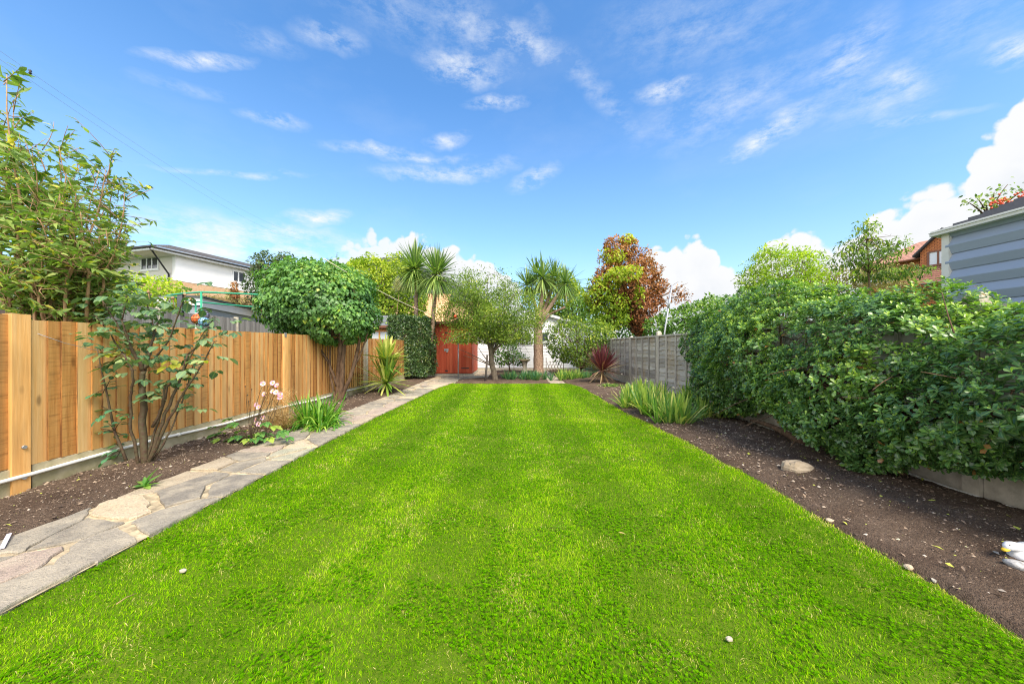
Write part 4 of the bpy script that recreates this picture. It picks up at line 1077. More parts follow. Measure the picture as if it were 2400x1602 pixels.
# ------------------------------------------------------------------ dome shrub over the fence
Zd = 6.75; db = W(795, 930, Zd); db.z = 0
t = thing('dome_shrub', 'clipped dome shaped leafy shrub on bare stems overhanging the tan fence', 'shrub', db)
DE = [(tuple(W(750, 703, 6.9)), (1.10, 1.05, .83)), (tuple(W(815, 742, 6.75)), (.56, .68, .50)), (tuple(W(785, 768, 6.8)), (.52, .6, .33))]
mb = MB(); rb = random.Random(2)
for (pts, r0) in (([(792, 935), (793, 880), (797, 820), (800, 775)], .055), ([(796, 935), (802, 870), (806, 800), (812, 760)], .06), ([(800, 925), (822, 880), (836, 830), (845, 780)], .045), ([(790, 905), (770, 850), (748, 815), (735, 780)], .030), ([(785, 930), (772, 870), (776, 800)], .028), ([(830, 860), (850, 815), (862, 780)], .025)):
    p = [W(x, y, Zd+rb.uniform(-.06, .06)) for x, y in pts]; p[0].z = min(p[0].z, .12) if pts[0][1] > 920 else p[0].z
    if pts[0][1] > 920: p.insert(0, Vector((p[0].x, p[0].y, -.02)))
    q = []
    for i in range(len(p)-1):
        for s in range(4): q.append(p[i].lerp(p[i+1], s/4)+Vector((rb.gauss(0, .006), rb.gauss(0, .006), 0)))
    q.append(p[-1]); limb(mb, q, r0, r0*.6, 8)
    for k in range(9):
        c, r = DE[rb.randrange(3)]; d = Vector((rb.gauss(0, 1), rb.gauss(0, 1), rb.gauss(0, .8))).normalized()
        limb(mb, bez(q[-1], Vector((c[0]+d.x*r[0]*.9, c[1]+d.y*r[1]*.9, c[2]+d.z*r[2]*.9)), .1, 6, .15), .016, .004, 5)
fm = FM(); n = 20000
P, N = ell_shell(n, DE, depth=.34, lump=.15, lf=2.8, gap=.26, seed=12, inner=.97)
D = N*.45-UP*.75+rdir(n)*.55; NN = N*.9+UP*.35+rdir(n)*.35
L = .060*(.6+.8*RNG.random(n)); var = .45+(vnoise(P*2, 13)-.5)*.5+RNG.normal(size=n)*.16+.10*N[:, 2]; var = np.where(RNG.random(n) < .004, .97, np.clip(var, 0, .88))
leaves(fm, P, D, NN, L, L*.80, 'heart', var, .25, .15)
lp, ld = [], []
for k in range(90):      # stray shoots standing out of the dome
    i = RNG.integers(0, n); a = Vector(P[i]); dv = (Vector(N[i])+Vector((random.gauss(0, .4), random.gauss(0, .4), random.uniform(0, .9)))).normalized(); e = a+dv*random.uniform(.08, .24)
    limb(mb, bez(a, e, .1, 4, .1), .004, .002, 4)
    for q in range(6): lp.append(a.lerp(e, random.uniform(.25, 1))); ld.append(dv*.5+Vector((random.gauss(0, .7), random.gauss(0, .7), random.gauss(-.2, .4))))
leaves(fm, V3(lp), V3(ld), rdir(len(lp))*.6+UP, .05, .036, 'heart', .55+.4*RNG.random(len(lp)))
mb.build('stems', M['bark'], t)
fm.build('foliage', M['l_dome'], t)

# ------------------------------------------------------------------ clipped hedge block
b = G(945, 892); b.z = 0
t = thing('hedge_block', 'square clipped dark laurel hedge block beside the red shed', 'hedge', (b.x, 11.9, 0))
x0, x1, y0, y1, z0, z1 = W(908, 0, 11.45).x, W(999, 0, 11.45).x, 11.45, 13.0, .16, W(0, 741, 11.45).z
mb = MB()
for i in range(9):
    bx, by = RNG.uniform(x0+.2, x1-.1), RNG.uniform(y0+.15, y1-.3); limb(mb, bez((bx, by, -.02), (bx+RNG.normal()*.1, by, 1.3), .05, 5, .05), .045, .02, 6)
    for k in range(6):
        a = Vector((bx, by, RNG.uniform(.3, 1.4))); limb(mb, bez(a, (RNG.uniform(x0, x1), RNG.uniform(y0, y0+.6), RNG.uniform(.3, z1-.1)), .05, 4), .012, .004, 4)
mb.build('stems', M['bark'], t)
fm = FM(); n = 22000
f = RNG.random(n); P = np.empty((n, 3)); N = np.empty((n, 3))
u, v, w = RNG.random(n), RNG.random(n), .22*RNG.random(n)**1.3
P[:] = np.stack([x0+(x1-x0)*u, y0+w, z0+(z1-z0)*v], -1); N[:] = (0, -1, 0)
k = f > .52; P[k] = np.stack([x1-w, y0+(y1-y0)*u, z0+(z1-z0)*v], -1)[k]; N[k] = (1, 0, 0)
k = f > .72; P[k] = np.stack([x0+w, y0+(y1-y0)*u, z0+(z1-z0)*v], -1)[k]; N[k] = (-1, 0, 0)
k = f > .84; P[k] = np.stack([x0+(x1-x0)*u, y0+(y1-y0)*v, z1-w], -1)[k]; N[k] = (0, 0, 1)
P += (N*(vnoise(P*3.5, 5)[:, None]-.5)*.16)
keep = (vnoise(P*3.2, 6) > .26)
P, N = P[keep], N[keep]; n = len(P)
leaves(fm, P, N*.7+rdir(n)*.8+UP*.1, N*.6+UP*.5+rdir(n)*.6, .095*(.7+.5*RNG.random(n)), .036, 'dia', .42+(vnoise(P*2.5, 9)-.5)*.4+RNG.normal(size=n)*.22)
fm.build('foliage', M['l_laurel'], t)

# ------------------------------------------------------------------ apple tree in the far bed
b = G(1161, 893); b.z = 0; Za = b.y
t = thing('apple_tree', 'small spreading apple tree with sparse leaves in the bed beyond the lawn', 'tree', b)
mb = MB(); rb = random.Random(6)
tr = [W(1163, 897, Za), W(1157, 870, Za), W(1152, 845, Za), W(1150, 815, Za), W(1144, 790, Za)]; tr[0].z = -.02
q = []
for i in range(len(tr)-1):
    for s in range(4): q.append(tr[i].lerp(tr[i+1], s/4)+Vector((rb.gauss(0, .008), 0, 0)))
q.append(tr[-1]); limb(mb, q, .105, .075, 8)
cl = []
mains = [(1070, 700, -.4), (1090, 650, .3), (1120, 690, -.6), (1145, 645, .2), (1165, 690, .6), (1205, 690, -.4), (1245, 700, .3), (1265, 745, -.2), (1230, 760, -.6), (1060, 755, .2), (1080, 800, -.3), (1115, 730, .8), (1185, 730, -.9), (1215, 790, .1), (1150, 720, -.9), (1240, 800, -.3), (1100, 780, -.7), (1190, 770, .5), (1250, 725, .6), (1045, 730, -.1), (1075, 665, .1), (1185, 665, .3), (1110, 655, -.2), (1135, 760, -.7)]
for (x, y, dz) in mains:
    s = q[rb.randrange(8, len(q))]; e = W(x, y, Za+dz)
    p = bez(s, e, .16, 8, .16); limb(mb, p, rb.uniform(.022, .042), .007, 6)
    for k in range(11):
        a = p[rb.randrange(3, 8)]; e2 = a+Vector((rb.gauss(0, .30), rb.gauss(0, .34), rb.gauss(-.02, .22))); limb(mb, bez(a, e2, .08, 4, .12), .008, .003, 4); cl.append(e2); cl.append(a.lerp(e2, .5))
    cl.append(e)
for (x, y) in [(1145, 812), (1110, 832), (1095, 815)]:
    limb(mb, bez(q[6], W(x-25, y, Za-.2), .02, 6, .1), .022, .006, 5)
mb.build('trunk', M['bark_grey'], t)
cl = V3(cl+[W(x+rb.gauss(0, 10), y+rb.gauss(0, 9), Za+dz*.8+rb.gauss(0, .15)) for (x, y, dz) in mains if y > 660 for _ in range(7)]); n = 29000; P = cl[RNG.integers(0, len(cl), n)]+RNG.normal(size=(n, 3))*np.array([.17, .17, .13])
keep = (P[:, 2] > 1.25); P = P[keep]; n = len(P)
fm = FM(); leaves(fm, P, rdir(n)-UP*.25, np.tile(UP, (n, 1))+rdir(n)*.8, .068*(.6+.7*RNG.random(n)), .036, 'dia', .50+(vnoise(P*1.8, 3)-.5)*.5+RNG.normal(size=n)*.2); fm.build('crown', M['l_apple'], t)
mb = MB(); mb.ball(W(1067, 741, Za-.4), .05, 10, 8); mb.build('apple', M['berry'], t)
# ------------------------------------------------------------------ buildings
def hit(o, d, x):
    """distance along a vertical plane (origin o, unit direction d) where photo column x meets it, and its depth"""
    k = (x-1200)/F
    t = (k*o[1]-o[0])/(d[0]-k*d[1]); return t, o[1]+d[1]*t
def zat(y, Z): return H-(y-HOR)/F*Z
M['render'] = plain('white_render', (.82, .82, .82), .85, .2, .25, 1.2, .05)
M['render_warm'] = plain('cream_render', (.68, .65, .60), .85, .2, .3, 1.2, .05)
M['tile_grey'] = brick('grey_roof_tile', (.115, .098, .085), (.075, .066, .06), (.03, .028, .026), 1, .30, .10, 'xy', .9, .02)
M['slate'] = brick('dark_slate', (.060, .062, .068), (.040, .042, .048), (.02, .02, .022), 1, .3, .12, 'xy', .7, .012)
M['brick_buff'] = brick('buff_brick', (.62, .38, .20), (.52, .29, .14), (.58, .45, .32), 1, .225, .075, 'xy')
M['tile_red'] = brick('red_hung_tile', (.46, .145, .045), (.54, .20, .07), (.16, .05, .02), 1, .16, .105, 'xy', .8, .012)
M['roof_red'] = brick('red_roof_tile', (.50, .24, .155), (.58, .31, .21), (.20, .09, .06), 1, .26, .17, 'xy', .8, .03)
M['roof_orange'] = brick('orange_roof_tile', (.68, .40, .20), (.60, .32, .14), (.30, .16, .08), 1, .26, .16, 'xy', .8, .02)
M['brown_frame'] = plain('brown_window_frame', (.17, .065, .035), .5, .4)
M['soffit'] = plain('soffit_board', (.62, .60, .56), .6, .3, .2, 3)
M['fascia_grey'] = plain('pale_grey_fascia', (.46, .49, .53), .5, .4, .2, 3)
M['felt'] = plain('roof_felt', (.075, .085, .09), .9, .1, .4, 4)
M['block'] = brick('grey_block', (.27, .30, .34), (.24, .27, .31), (.20, .22, .25), 1, .44, .215, 'xy')
M['red_shed'] = wood('red_stained_timber', [(.28, (.34, .050, .024)), (.5, (.45, .075, .034)), (.75, (.53, .115, .055))], (60, 60, 2.4), 0, .65, None, False, .15)
M['white_board'] = plain('white_weatherboard', (.82, .83, .84), .6, .3, .25, 2.5)
M['clad'] = plain('blue_grey_cladding', (.275, .325, .41), .5, .4, .25, 3, stretch=(1, .3, 3))
M['trim'] = plain('off_white_trim', (.62, .61, .55), .45, .4, .3, 14)
M['tile_black'] = plain('black_roof_tile', (.14, .135, .14), .6, .3, .4, 20)
M['grey_slat'] = wood('grey_weathered_slat', [(.3, (.13, .12, .115)), (.7, (.29, .275, .26))], (60, 60, 2.5), 0, .9, None, False)
M['orange_wood'] = wood('orange_timber', [(.3, (.42, .15, .045)), (.7, (.56, .24, .08))], (60, 60, 2.5), 0, .6, None, False)

def window(parent, o, d, nn, t0, t1, z0, z1, fr, bars=(.5,), proud=.03, fw=.05, glass='glass', sill=True):
    """frame + panes on the wall plane (o, d), nn = outward normal"""
    mb = MB()
    for (a, b, c, e) in ((t0, t0+fw, z0, z1), (t1-fw, t1, z0, z1), (t0+fw, t1-fw, z0, z0+fw), (t0+fw, t1-fw, z1-fw, z1)):
        mb.box((a, b), (.004, proud), (c, e), o, d, nn)
    for q in bars:
        c = t0+(t1-t0)*q; mb.box((c-fw*.45, c+fw*.45), (.005, proud-.004), (z0+fw, z1-fw), o, d, nn)
    f = mb.build('window', fr, parent)
    mb = MB(); mb.box((t0+fw*.5, t1-fw*.5), (.003, .014), (z0+fw*.5, z1-fw*.5), o, d, nn); mb.build('pane', M[glass], f)
    if sill:
        mb = MB(); mb.box((t0-.05, t1+.05), (.002, .07), (z0-.06, z0-.002), o, d, nn); mb.build('sill', fr, f)
    return f
# white house on the left
d = (.26, .9656); l = (-.9656, .26)
E = (-21.1, 20.0); Cw = (E[0]+d[0]*1.38-.9656*.4, E[1]+d[1]*1.38+.26*.4)
hs = thing('white_house', 'white rendered two storey house with grey tiled hipped roof beyond the tan fence', 'house', (Cw[0], Cw[1], 0))
ez = zat(579, 20); wz = ez-.14; bz = zat(657, Cw[1])
mb = MB(); mb.box((0, 11), (0, .3), (bz, wz), Cw, d, l); mb.build('side_wall', M['render'], hs)
mb = MB(); mb.box((0, .3), (.301, 11), (bz, wz), Cw, d, l); mb.build('end_wall', M['render_warm'], hs)
mb = MB(); mb.box((.02, 11), (.02, 11), (0, bz-.002), Cw, d, l); mb.build('brick_wall', M['brick_buff'], hs)
mb = MB(); mb.box((-1.36, 11.4), (-.38, 11), (wz+.003, wz+.03), Cw, d, l); mb.build('soffit', M['soffit'], hs)
mb = MB(); mb.box((-1.40, 11.4), (-.42, -.385), (wz+.031, ez+.10), Cw, d, l); mb.box((-1.40, -1.365), (-.384, 11), (wz+.031, ez+.10), Cw, d, l); mb.build('fascia', M['white_paint'], hs)
def pt(a, b, z): return (Cw[0]+d[0]*a+l[0]*b, Cw[1]+d[1]*a+l[1]*b, z)
mb = MB(); zr = ez+1.62; e0 = ez+.101
mb.add([pt(-1.5, -.52, e0), pt(11.4, -.52, e0), pt(11.4, 4.8, zr), pt(2.4, 4.8, zr), pt(-1.5, 11, e0), pt(2.4, 11, zr)], [(0, 1, 2, 3), (0, 3, 5, 4)]); mb.build('roof', M['tile_grey'], hs)
mb = MB(); mb.tube([pt(-1.46, -.47, ez+.03), pt(11.4, -.47, ez+.03)], .06, 8); mb.tube([pt(-1.46, -.47, ez+.03), pt(-1.46, 11, ez+.03)], .06, 8); mb.build('gutter', M['black'], hs)
tq, Zq = hit(Cw, l, 398)
mb = MB(); mb.tube([pt(-1.46, -.3, ez), pt(-1.3, -.25, ez-.15), pt(-.06, tq, ez-1.25), pt(-.06, tq, ez-1.5), pt(-.06, tq, 0)], .045, 8); mb.build('downpipe', M['black'], hs)
t1, Z1 = hit(Cw, l, 331); t0, Z0 = hit(Cw, l, 373)
window(hs, Cw, l, (-d[0], -d[1]), t0, t1, zat(631, Z0), zat(600, Z0), M['white_paint'], (.37, .66), .05, .09)
t0, Z0 = hit(Cw, d, 544); t1, Z1 = hit(Cw, d, 575)
window(hs, Cw, d, (-l[0], -l[1]), t0, t1, zat(660, Z0), zat(632, Z0)+.0, M['white_paint'], (.45,), .05, .09)
# grey flat roofed garage behind the far fence
go = (-11.8, 13.0); gd = (-.30, .954); gl = (-.954, -.30)
gg = thing('flat_roof_garage', 'grey block flat roofed garage with pale fascia boards before the white house', 'garage', (go[0], go[1], 0))
gz = zat(698, 13.0)
mb = MB(); mb.box((.06, 9), (.06, 7), (0, gz-.3), go, gd, gl); mb.build('wall', M['block'], gg)
mb = MB(); mb.box((0, 9.1), (-.02, .02), (gz-.34, gz), go, gd, gl); mb.build('fascia', M['fascia_grey'], gg)
mb = MB(); mb.box((-.02, .02), (.021, 7.1), (gz-.28, gz), go, gd, gl); mb.build('front_fascia', M['white_paint'], gg)
mb = MB(); mb.box((-.08, 9.2), (-.08, 7.2), (gz+.003, gz+.07), go, gd, gl); mb.build('roof', M['felt'], gg)
# weathered slat fence of the next garden
fo = (-8.0, 5.5); fd_ = (-.06, .998); fn = (.998, .06)
sf = thing('slat_fence', 'weathered grey vertical slat fence in the garden beyond the tan fence', 'fence', (-8.1, 9, 0))
for k in range(5):
    mb = MB(); rb = random.Random(k); t = k*2.4; z = zat(741, 9.8)-.04*k
    while t < k*2.4+2.34:
        mb.box((t, t+.075), (0, .02+.006*rb.random()), (.02, z+.02*math.sin((t-k*2.4)*1.3)+rb.uniform(-.012, .012)), fo, fd_, fn, rb.random()); t += .082
    mb.box((k*2.4, k*2.4+2.36), (-.012, -.001), (.05, z-.1), fo, fd_, fn, .2)
    mb.build('slat_panel', M['grey_slat'], sf)
    mb = MB(); mb.box((k*2.4+2.345, k*2.4+2.395), (-.06, .05), (0, z+.06), fo, fd_, fn); mb.build('post', M['concrete'], sf)
# trampoline with a green padded top ring
tc = Vector((-5.35, 7.3, 0)); tr_ = thing('trampoline', 'trampoline enclosure with green padded top ring beyond the tan fence', 'trampoline', tc)
R_ = 1.42; tz = zat(683, 5.95); ring = []
for k in range(49):
    a = 2*math.pi*k/48+.39; rr_ = R_*(math.cos(math.pi/8)/math.cos(((a) % (math.pi/4))-math.pi/8))**.8
    ring.append(tc+Vector((math.cos(a)*rr_, math.sin(a)*rr_, tz+.02*math.sin(a))))
M['green_foam'] = plain('green_foam', (.025, .30, .17), .5, .4, .3, 8)
mb = MB(); mb.tube(ring, .016, 8, cap=False); mb.build('top_ring', M['green_foam'], tr_)
for k in (33, 21, 0):
    p = ring[k]; mb = MB(); mb.tube([Vector((p.x, p.y, 0)), p], .016, 8); mb.build('pole', M['green_foam'], tr_)
mb = MB(); mb.lathe([(1.30, .62), (1.36, .64), (1.36, .70), (1.30, .72), (.01, .70)], tc, 32); mb.build('mat', M['black'], tr_)
p = ring[29]; q = ring[30]
mb = MB(); mb.add([p, q, (q.x, q.y, tz-.45), (p.x, p.y, tz-.35)], [(0, 1, 2, 3)]); mb.add([Vector(p)+Vector((.02, .02, 0)), Vector(q)+Vector((.02, .02, 0)), (q.x+.02, q.y+.02, tz-.45), (p.x+.02, p.y+.02, tz-.35)], [(0, 1, 2, 3)]); mb.build('net', M['black'], tr_)
# balls hanging in a net from a white pole
bp = W(459, 770, 6.0); mb = MB(); mb.tube([(bp.x, bp.y, 0), (bp.x, bp.y, zat(733, 6.0))], .014, 8); mb.tube([(bp.x, bp.y, zat(739, 6.0)), (bp.x+.13, bp.y-.03, zat(741, 6.0))], .008, 6)
tag(mb.build('ball_pole', M['white_pvc'], None, (bp.x, bp.y, 0)), 'thin white pole holding netted footballs beyond the tan fence', 'pole')
M['ball_orange'] = plain('orange_ball', (.80, .16, .03), .4, .5, .2, 20); M['ball_blue'] = plain('blue_ball', (.06, .28, .52), .35, .5, 0, 22, col2=(.50, .66, .74)); M['ball_white'] = plain('lilac_ball', (.62, .48, .60), .4, .5, 0, 25, col2=(.25, .30, .55))
for (x, y, Z, r, m, lab) in ((463, 747, 6.0, .088, 'ball_orange', 'orange ball hanging in a net against the white pole'), (478, 754, 5.92, .082, 'ball_blue', 'pale blue ball in dark netting hanging beside the orange ball'), (479, 738, 6.1, .070, 'ball_white', 'lilac and blue ball hanging above the pale blue ball')):
    c = W(x, y, Z); bt = thing('ball', lab, 'ball', c, 'footballs hanging in a net')
    mb = MB(); mb.ball(c, r, 18, 12); mb.build('shell', M[m], bt)
    mb = MB()
    for k in range(6):
        a = k*math.pi/6; mb.tube([c+Vector((math.cos(a)*math.sin(u)*r*1.03, math.sin(a)*math.sin(u)*r*1.03, math.cos(u)*r*1.03)) for u in [2*math.pi*s/20 for s in range(21)]], .0028, 4, cap=False)
    for k in (-.5, 0, .5):
        rr_ = r*1.03*math.sqrt(1-k*k); mb.tube([c+Vector((math.cos(u)*rr_, math.sin(u)*rr_, k*r*1.03)) for u in [2*math.pi*s/20 for s in range(21)]], .0028, 4, cap=False)
    mb.build('net', M['black'], bt)

# red shed
sx0, sx1, sy0, sy1 = -3.36, -1.56, 13.3, 15.5
sd = thing('red_shed', 'red stained timber shed with double doors at the end of the path', 'shed', (-2.4, 14.4, 0))
mb = MB(); mb.box((sx0-.03, sx1+.02), (sy0-.05, sy1), (-.02, .09)); mb.build('plinth', M['concrete'], sd)
zt = zat(757, 13.3)
mb = MB(); rb = random.Random(9)
x = sx0
while x < sx1-.01:
    w = min(.118, sx1-x); mb.box((x+.002, x+w-.002), (sy0, sy0+.03), (.115, zt), var=rb.random()); x += w
y = sy0+.031
while y < sy1-.01:
    w = min(.118, sy1-y)
    for xx in ((sx1-.031, sx1-.001), (sx0+.001, sx0+.03)): mb.box(xx, (y+.002, y+w-.002), (.115, zt+.0), var=rb.random())
    y += w
mb.box((sx0+.004, sx1-.004), (sy0+.0305, sy0+.04), (.13, zt-.01), var=.1); mb.box((sx1-.04, sx1-.032), (sy0+.04, sy1), (.13, zt-.01), var=.1)
mb.box((sx0, sx1), (sy1-.03, sy1-.001), (.115, zt-.004), var=.4); mb.build('wall', M['red_shed'], sd)
mid = (1047.5-1200)/F*13.28
for k, (a, b_) in enumerate(((mid-.86, mid-.006), (mid+.006, mid+.86))):
    mb = MB(); x = a
    while x < b_-.01:
        w = min(.107, b_-x); mb.box((x+.0015, x+w-.0015), (sy0-.026, sy0-.002), (.125, zat(768, 13.3)), var=rb.random()); x += w
    mb.box((a+.004, b_-.004), (sy0-.012, sy0-.003), (.13, zat(768, 13.3)-.004), var=.05)
    dr = mb.build('door', M['red_shed'], sd)
    for z in (.30, 1.62):
        mb = MB(); hx = (a, a+.30) if k == 0 else (b_-.30, b_); mb.box(hx, (sy0-.032, sy0-.0265), (z, z+.035)); mb.build('hinge', M['black'], dr)
    if k == 0:
        mb = MB(); mb.box((b_-.10, b_+.07), (sy0-.036, sy0-.027), (zat(822, 13.3), zat(817, 13.3))); mb.box((b_-.01, b_+.05), (sy0-.055, sy0-.037), (zat(825, 13.3), zat(819, 13.3))); mb.build('hasp', M['steel'], dr)
        for z in (.18, 1.66):
            mb = MB(); mb.box((b_-.06, b_+.04), (sy0-.034, sy0-.027), (z, z+.06)); mb.build('bolt', M['black'], dr)
mb = MB(); mb.add([(sx0-.12, sy0-.14, zt+.012), (sx1+.12, sy0-.14, zt+.012), (sx1+.12, sy1+.1, zt-.22), (sx0-.12, sy1+.1, zt-.22), (sx0-.12, sy0-.14, zt+.05), (sx1+.12, sy0-.14, zt+.05), (sx1+.12, sy1+.1, zt-.18), (sx0-.12, sy1+.1, zt-.18)], [(3, 2, 1, 0), (4, 5, 6, 7), (0, 1, 5, 4), (1, 2, 6, 5), (2, 3, 7, 6), (3, 0, 4, 7)])
mb.build('roof', M['felt'], sd)
mb = MB(); mb.box((sx0-.13, sx1+.13), (sy0-.165, sy0-.142), (zt-.035, zt+.055)); mb.build('fascia', M['brown_frame'], sd)

# white weatherboarded shed
wx0, wx1, wy = -1.95, 3.55, 16.7
ws = thing('white_shed', 'white weatherboarded shed with small square windows behind the palms', 'shed', (.8, 18, 0))
apx, apz, evz = 1.75, zat(738, wy), zat(760, wy)
def rz(x): return apz-(abs(x-apx)*.27)
mb = MB(); z = .12
while z < apz-.02:
    hgt = .155; z2 = min(z+hgt, apz)
    xs = [wx0, wx1]
    a = max(wx0, apx-(apz-z2)/.27) if z2 > rz(wx0) else wx0
    b_ = min(wx1, apx+(apz-z2)/.27) if z2 > rz(wx1) else wx1
    if b_-a < .05: break
    mb.add([(a, wy-.020, z), (b_, wy-.020, z), (b_, wy-.006, z2), (a, wy-.006, z2), (a, wy-.006, z), (b_, wy-.006, z)], [(0, 1, 2, 3), (0, 4, 5, 1)], .5); z += hgt
mb.add([(wx0, wy, .0), (wx1, wy, .0), (wx1, wy, rz(wx1)), (apx, wy, apz), (wx0, wy, rz(wx0))], [(0, 1, 2, 3, 4)])
mb.box((wx0, wx0+.05), (wy+.001, wy+5), (0, rz(wx0)-.01)); mb.box((wx1-.05, wx1), (wy+.001, wy+5), (0, rz(wx1)-.01)); mb.build('wall', M['white_board'], ws)
mb = MB()
for (xa, xb) in ((wx0-.15, apx), (apx, wx1+.15)):
    za, zb = rz(xa)+.02, rz(xb)+.02
    mb.add([(xa, wy-.16, za), (xb, wy-.16, zb), (xb, wy+5.1, zb), (xa, wy+5.1, za), (xa, wy-.16, za+.05), (xb, wy-.16, zb+.05), (xb, wy+5.1, zb+.05), (xa, wy+5.1, za+.05)], [(3, 2, 1, 0), (4, 5, 6, 7), (0, 1, 5, 4), (2, 3, 7, 6)])
mb.build('roof', M['felt'], ws)
mb = MB()
for (xa, xb) in ((wx0-.15, apx), (apx, wx1+.15)):
    za, zb = rz(xa), rz(xb); mb.add([(xa, wy-.185, za-.07), (xb, wy-.185, zb-.07), (xb, wy-.185, zb+.05), (xa, wy-.185, za+.05), (xa, wy-.163, za-.07), (xb, wy-.163, zb-.07), (xb, wy-.163, zb+.05), (xa, wy-.163, za+.05)], [(0, 1, 2, 3), (7, 6, 5, 4), (0, 4, 5, 1), (3, 2, 6, 7)])
mb.build('barge_board', M['white_paint'], ws)
for xa in (1184, 1208, 1229, 1270):
    X = (xa-1200)/F*wy; window(ws, (0, wy-.03), (1, 0), (0, -1), X-.06, X+.34, zat(801, wy), zat(777, wy), M['white_paint'], (), .03, .06)
mb = MB(); mb.box((wx0, wx1), (wy-.035, wy+.0), (-.02, .10)); mb.build('plinth', M['concrete'], ws)

# timber summerhouse behind the far end of the tan fence
t = thing('summerhouse', 'timber summerhouse with grey felt roof behind the far end of the tan fence', 'summerhouse', (-5.3, 13.9, 0))
mb = MB(); mb.box((-6.6, -4.3), (13.5, 15), (0, zat(769, 13.5))); mb.build('wall', M['orange_wood'], t)
window(t, (0, 13.5), (1, 0), (0, -1), -5.62, -4.34, zat(800, 13.5), zat(772, 13.5)-.02, M['orange_wood'], (.30,), .03, .07, 'glass_pale', False)
mb = MB(); za = zat(764, 13.4); zb = zat(740, 14.6); mb.add([(-6.8, 13.3, za), (-4.2, 13.3, za), (-4.6, 14.4, zb), (-6.8, 14.4, zb), (-6.8, 15.2, za), (-4.2, 15.2, za)], [(0, 1, 2, 3), (3, 2, 5, 4), (1, 5, 2), (0, 3, 4)]); mb.build('roof', plain('grey_felt', (.17, .18, .20), .9, .1, .3, 6), t)
mb = MB(); mb.box((-6.82, -4.18), (13.27, 13.3), (za-.07, za+.02)); mb.build('fascia', M['brown_frame'], t)

# house with slate roof and orange tiled lean-to behind the red shed
t = thing('slate_roof_house', 'brick house with dark slate roof and orange tiled lower roof behind the red shed', 'house', (-5, 27, 0))
mb = MB(); mb.box((-15.5, -2.2), (27, 34), (0, zat(704, 27))); mb.build('wall', M['brick_buff'], t)
ez_ = zat(706, 27); az_ = zat(598, 29.5)
mb = MB(); mb.add([(-16, 26.7, ez_), (-1.8, 26.7, ez_), (-1.8, 34, ez_), (-16, 34, ez_), (-11.4, 30.2, az_), (-9.7, 30.2, az_)], [(0, 1, 5, 4), (1, 2, 5), (2, 3, 4, 5), (3, 0, 4)]); mb.build('roof', M['slate'], t)
mb = MB(); mb.add([(-7.2, 23.4, zat(757, 23.4)), (-4.75, 23.4, zat(757, 23.4)), (-4.75, 26.68, zat(688, 26.7)), (-7.2, 26.68, zat(688, 26.7))], [(0, 1, 2, 3)]); mb.build('lean_to_roof', M['roof_orange'], t)
mb = MB(); mb.box((-7.1, -4.85), (23.6, 26.9), (0, zat(757, 23.4)-.05)); mb.build('lean_to_wall', M['brick_buff'], t)

# garage clad in blue-grey boards, right
gx, gy0, gy1 = 4.92, -.6, 3.84
t = thing('clad_garage', 'blue grey clad garage with white trim and black tiled roof beyond the hedge shrub', 'garage', (gx+1.2, 1.6, 0))
gt = zat(548, 3.84)
mb = MB(); z = -.02; pch = .183
z0_ = zat(596, 3.84)-pch*12
z = z0_
while z < gt-.01:
    z2 = min(z+pch, gt)
    prof = [(.0, z), (-.016, z), (-.050, z+pch*.46), (-.047, z+pch*.52), (-.002, z2)]
    vs = []
    for (dx, zz) in prof:
        zz = min(zz, gt); vs += [(gx+dx, gy0, zz), (gx+dx, gy1, zz)]
    mb.add(vs, [(2*i, 2*i+1, 2*i+3, 2*i+2) for i in range(4)]); z += pch
mb.add([(gx, gy1-.002, 0), (gx+2.4, gy1-.002, 0), (gx+2.4, gy1-.002, gt), (gx+1.2, gy1-.002, gt+.48), (gx, gy1-.002, gt)], [(4, 3, 2, 1, 0)]); mb.build('cladding', M['clad'], t)
mb = MB(); mb.box((gx-.045, gx+.03), (gy1-.03, gy1+.035), (0, gt-.002)); mb.build('corner_trim', M['trim'], t)
gz0 = zat(551, 3.86)
mb = MB()
mb.box((gx-.115, gx-.035), (gy0, gy1+.09), (gz0, gz0+.032)); mb.box((gx-.125, gx-.035), (gy0, gy1+.092), (gz0+.0325, gz0+.040)); mb.box((gx-.105, gx-.035), (gy0, gy1+.09), (gz0+.0405, gz0+.058)); mb.box((gx-.030, gx+.02), (gy0, gy1+.09), (gz0-.01, gz0+.05)); mb.build('gutter', M['trim'], t)
mb = MB()
for r_ in range(7):
    a = r_*.175-.06; b_ = a+.20; za = gz0+.055+.40*(a+.06)+.018; zb = za+.40*.20-.030
    mb.add([(gx+a, gy0, za-.024), (gx+a, gy1+.06, za-.024), (gx+a, gy0, za), (gx+a, gy1+.06, za), (gx+b_, gy0, zb), (gx+b_, gy1+.06, zb), (gx+b_, gy1+.06, zb-.024)], [(0, 1, 3, 2), (2, 3, 5, 4), (1, 6, 5, 3)])
for r_ in range(7):
    a = 2.46-r_*.175; b_ = a-.20; za = gz0+.055+.40*(r_*.175)+.018; zb = za+.40*.20-.030
    mb.add([(gx+a, gy0, za), (gx+a, gy1+.06, za), (gx+b_, gy0, zb), (gx+b_, gy1+.06, zb)], [(0, 1, 3, 2)])
mb.build('roof', M['tile_black'], t)
